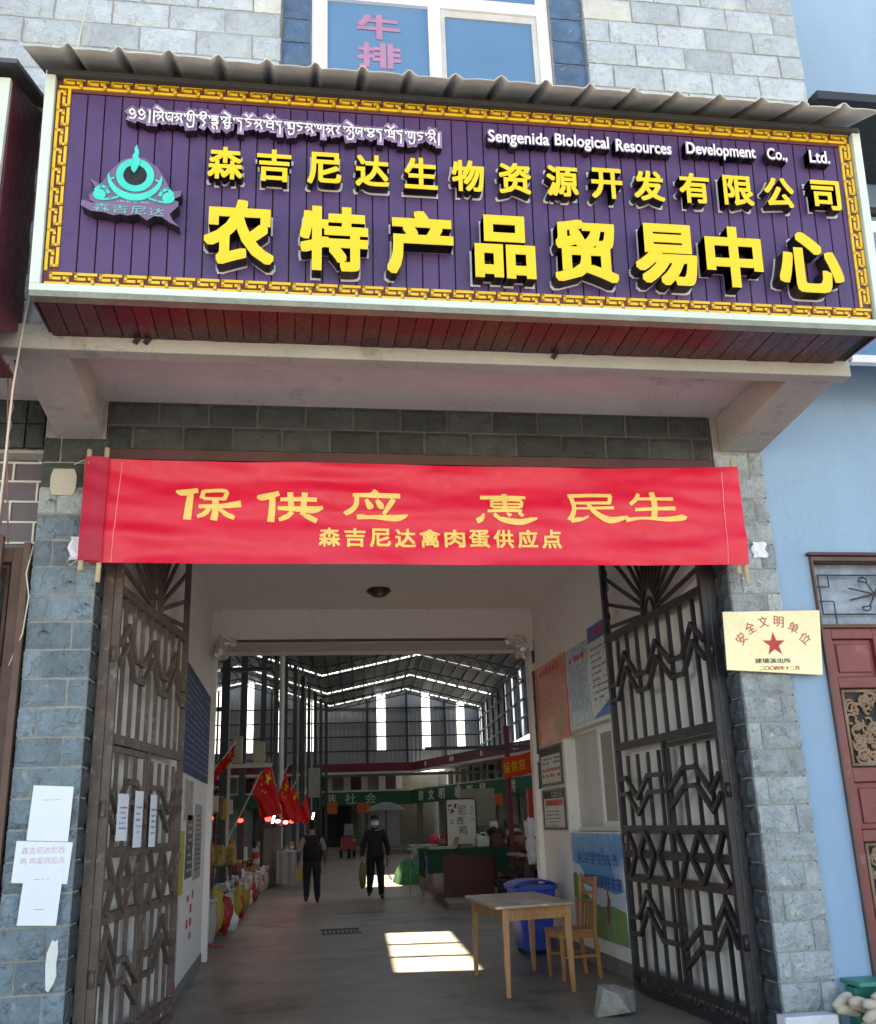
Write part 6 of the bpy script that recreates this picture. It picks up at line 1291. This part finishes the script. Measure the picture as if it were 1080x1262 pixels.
def person(x, y, face, hgt, lbl, armL, armR, legL, legR, mats, tagset):
    """face=-1 faces the street, +1 walks away; arms/legs: forward swing of elbow/hand, knee/foot"""
    V, E, T_ = [], [], []
    def v(a, b, c, r, r2=None): V.append((a, b * face, c, r, r2 or r)); return len(V) - 1
    def e(a, b, t): E.append((a, b)); T_.append(t); return b
    tt = tagset
    pel = v(0,0,.94,.17,.13); w_ = e(pel, v(0,.01,1.10,.17,.13), tt['torso']); chs = e(w_, v(0,.0,1.30,.19,.135), tt['torso']); nk0 = e(chs, v(0,-.01,1.44,.075,.065), tt['torso'])
    nk = e(nk0, v(0,.0,1.51,.05,.05), 0); j = e(nk, v(0,.02,1.57,.072,.08), 0); hd = e(j, v(0,.015,1.64,.085,.10), 0); e(hd, v(0,.005,1.70,.07,.085), 0)
    for s_, (ef, hf, ex) in ((-1, armL), (1, armR)):
        sh = e(chs, v(s_*.185,0,1.39,.088), tt['torso']); el = e(sh, v(s_*(.26+ex),ef,1.12,.066), tt['upper']); wr = e(el, v(s_*(.28+ex),hf,.89,.045), tt['fore']); pm_ = e(wr, v(s_*(.28+ex),hf+.01,.82,.038,.020), 0)
        for k, (dy, ln) in enumerate(((-.030,.065),(-.010,.08),(.010,.078),(.028,.062))):
            f1 = e(pm_, v(s_*(.28+ex),hf+.01+dy,.775,.0095), 0); e(f1, v(s_*(.27+ex),hf+.012+dy,.775-ln*.6,.008), 0)
        t1 = e(pm_, v(s_*(.26+ex),hf+.048,.80,.010), 0); e(t1, v(s_*(.25+ex),hf+.06,.765,.008), 0)
    for s_, (kf, ff, fz) in ((-1, legL), (1, legR)):
        hp_ = e(pel, v(s_*.10,0,.88,.135), tt['leg']); kn = e(hp_, v(s_*.115,kf,.50,.092), tt['leg']); an = e(kn, v(s_*.125,ff,.10+fz,.068), tt['leg']); hl = e(an, v(s_*.125,ff-.02,.05+fz,.05,.045), 4); e(hl, v(s_*.14,ff+.15,.035+fz,.05,.03), 4)
    me = skin_mesh(V, E, 'body', mats, T_)
    s_ = hgt / 1.76; me.transform(Matrix.Scale(s_, 4)); zmin = min(q_.co.z for q_ in me.vertices); me.transform(Matrix.Translation((0, 0, -zmin)))
    P = thing('person', (x, y, 0), lbl, 'person'); b = link('body', me, (x, y, 0), P)
    return P, s_, lambda a, bb, c: Vector((x + a * s_, y + bb * face * s_, c * s_ - zmin))
P, s_, pf = person(3.03, 14.68, -1, 1.62, 'man in a black jacket and white face mask walking towards the gate carrying a bag', (.10,.14,.02), (-.06,-.03,.02), (.02,-.16,.05), (.02,.06,0), [m_skin, m_blackcloth, m_blackcloth, m_trous, m_shoe], {'torso':1,'upper':1,'fore':2,'leg':3})
h_ = MB(); h_.blob(pf(0,-.015,1.705), .098*s_, .108*s_, .09*s_, 14, 10, .12, 2); part('hair', h_, m_hair, P, True)
mk = MB(); mk.grid(lambda a, b: pf((a-.5)*.165, .108 - .06*(2*a-1)**2, 1.545 + .085*b), 8, 5); part('face_mask', mk, m_paper, P, True)
for sx in (-1, 1):
    part('eye', MB().blob(pf(sx*.03,.088,1.655), .011, .006, .006, 6, 4), m_hair, P); part('ear', MB().blob(pf(sx*.079,.0,1.63), .012, .02, .03, 8, 6), m_skin, P, True); part('eyebrow', MB().bar(pf(sx*.018,.09,1.675), pf(sx*.045,.085,1.677), .006), m_hair, P)
part('nose', MB().blob(pf(0,.098,1.635), .012, .016, .02, 8, 6), m_skin, P, True)
part('collar', MB().tube([pf(.08*math.cos(t),.075*math.sin(t)-.005,1.485 - .02*math.sin(t)) for t in [i*math.pi/7 for i in range(15)]], .017, 6), m_blackcloth, P, True)
part('jacket_hem', MB().tube([pf(.17*math.cos(t),.14*math.sin(t),.90) for t in [i*math.pi/9 for i in range(19)]], .022, 6), m_blackcloth, P, True)
# bag in his hand
hx_, hy_, hz_ = pf(.255,-.03,.76)
hx_ = pf(-.30,.15,.76)[0]; bgm = MB(); bgm.blob((hx_, 14.52, .46), .075, .13, .26, 12, 10, .25, 3); HB = thing('hand_bag', (hx_,14.52,.3), 'olive cloth bag hanging from the hand of the walking man', 'bag'); part('bag_body', bgm, mat('olive_bag', (.16,.16,.09), .7, var=.3, scale=8), HB, True); part('bag_handle', MB().tube([(hx_,14.47,.66),(hx_,14.50,.76),(hx_,14.53,.76),(hx_,14.57,.66)],.012,6), MATS['olive_bag'], HB, True)
P, s_, pf = person(1.73, 14.37, 1, 1.55, 'person seen from behind in black hat and black vest walking into the hall', (-.05,-.02,.03), (.06,.10,.02), (.03,-.10,.04), (.02,.05,0), [m_skin, m_blackcloth, m_sleeve2, m_navy, m_bshoe, m_sleeve], {'torso':1,'upper':2,'fore':5,'leg':3})
ht = MB(); ht.grid(lambda a, b: pf((.085 + .08*b)*math.cos(a*6.2832), (.095 + .08*b)*math.sin(a*6.2832), 1.70 - .012*b + .02*b*abs(math.cos(a*6.2832))), 24, 3); ht.blob(pf(0,0,1.735), .088, .095, .065, 14, 8); part('hat', ht, m_hair, P, True)
part('hair', MB().blob(pf(0,-.02,1.64), .078*s_, .088*s_, .07*s_, 12, 8), m_hair, P, True)
vb = MB(); vb.tube([pf(0,-.0,z) for z in (.90,1.0,1.15,1.3,1.42,1.46)], lambda t: [.215,.21,.205,.21,.17,.11][min(5, int(t*5+.01))]*s_, 16)
for i, v_ in enumerate(vb.v): vb.v[i] = Vector((v_.x, 14.37 + (v_.y - 14.37) * .72, v_.z))
part('vest', vb, m_blackcloth, P, True)
part('folder', MB().hexa([(1.40,14.45,.42),(1.56,14.47,.42),(1.56,14.49,.42),(1.40,14.47,.42),(1.42,14.45,.68),(1.56,14.47,.66),(1.56,14.49,.66),(1.42,14.47,.68)]), mat('yellow_folder', (.60,.50,.12), .6), None, label='yellow folder carried in the left hand of the person in the black hat', cat='folder')
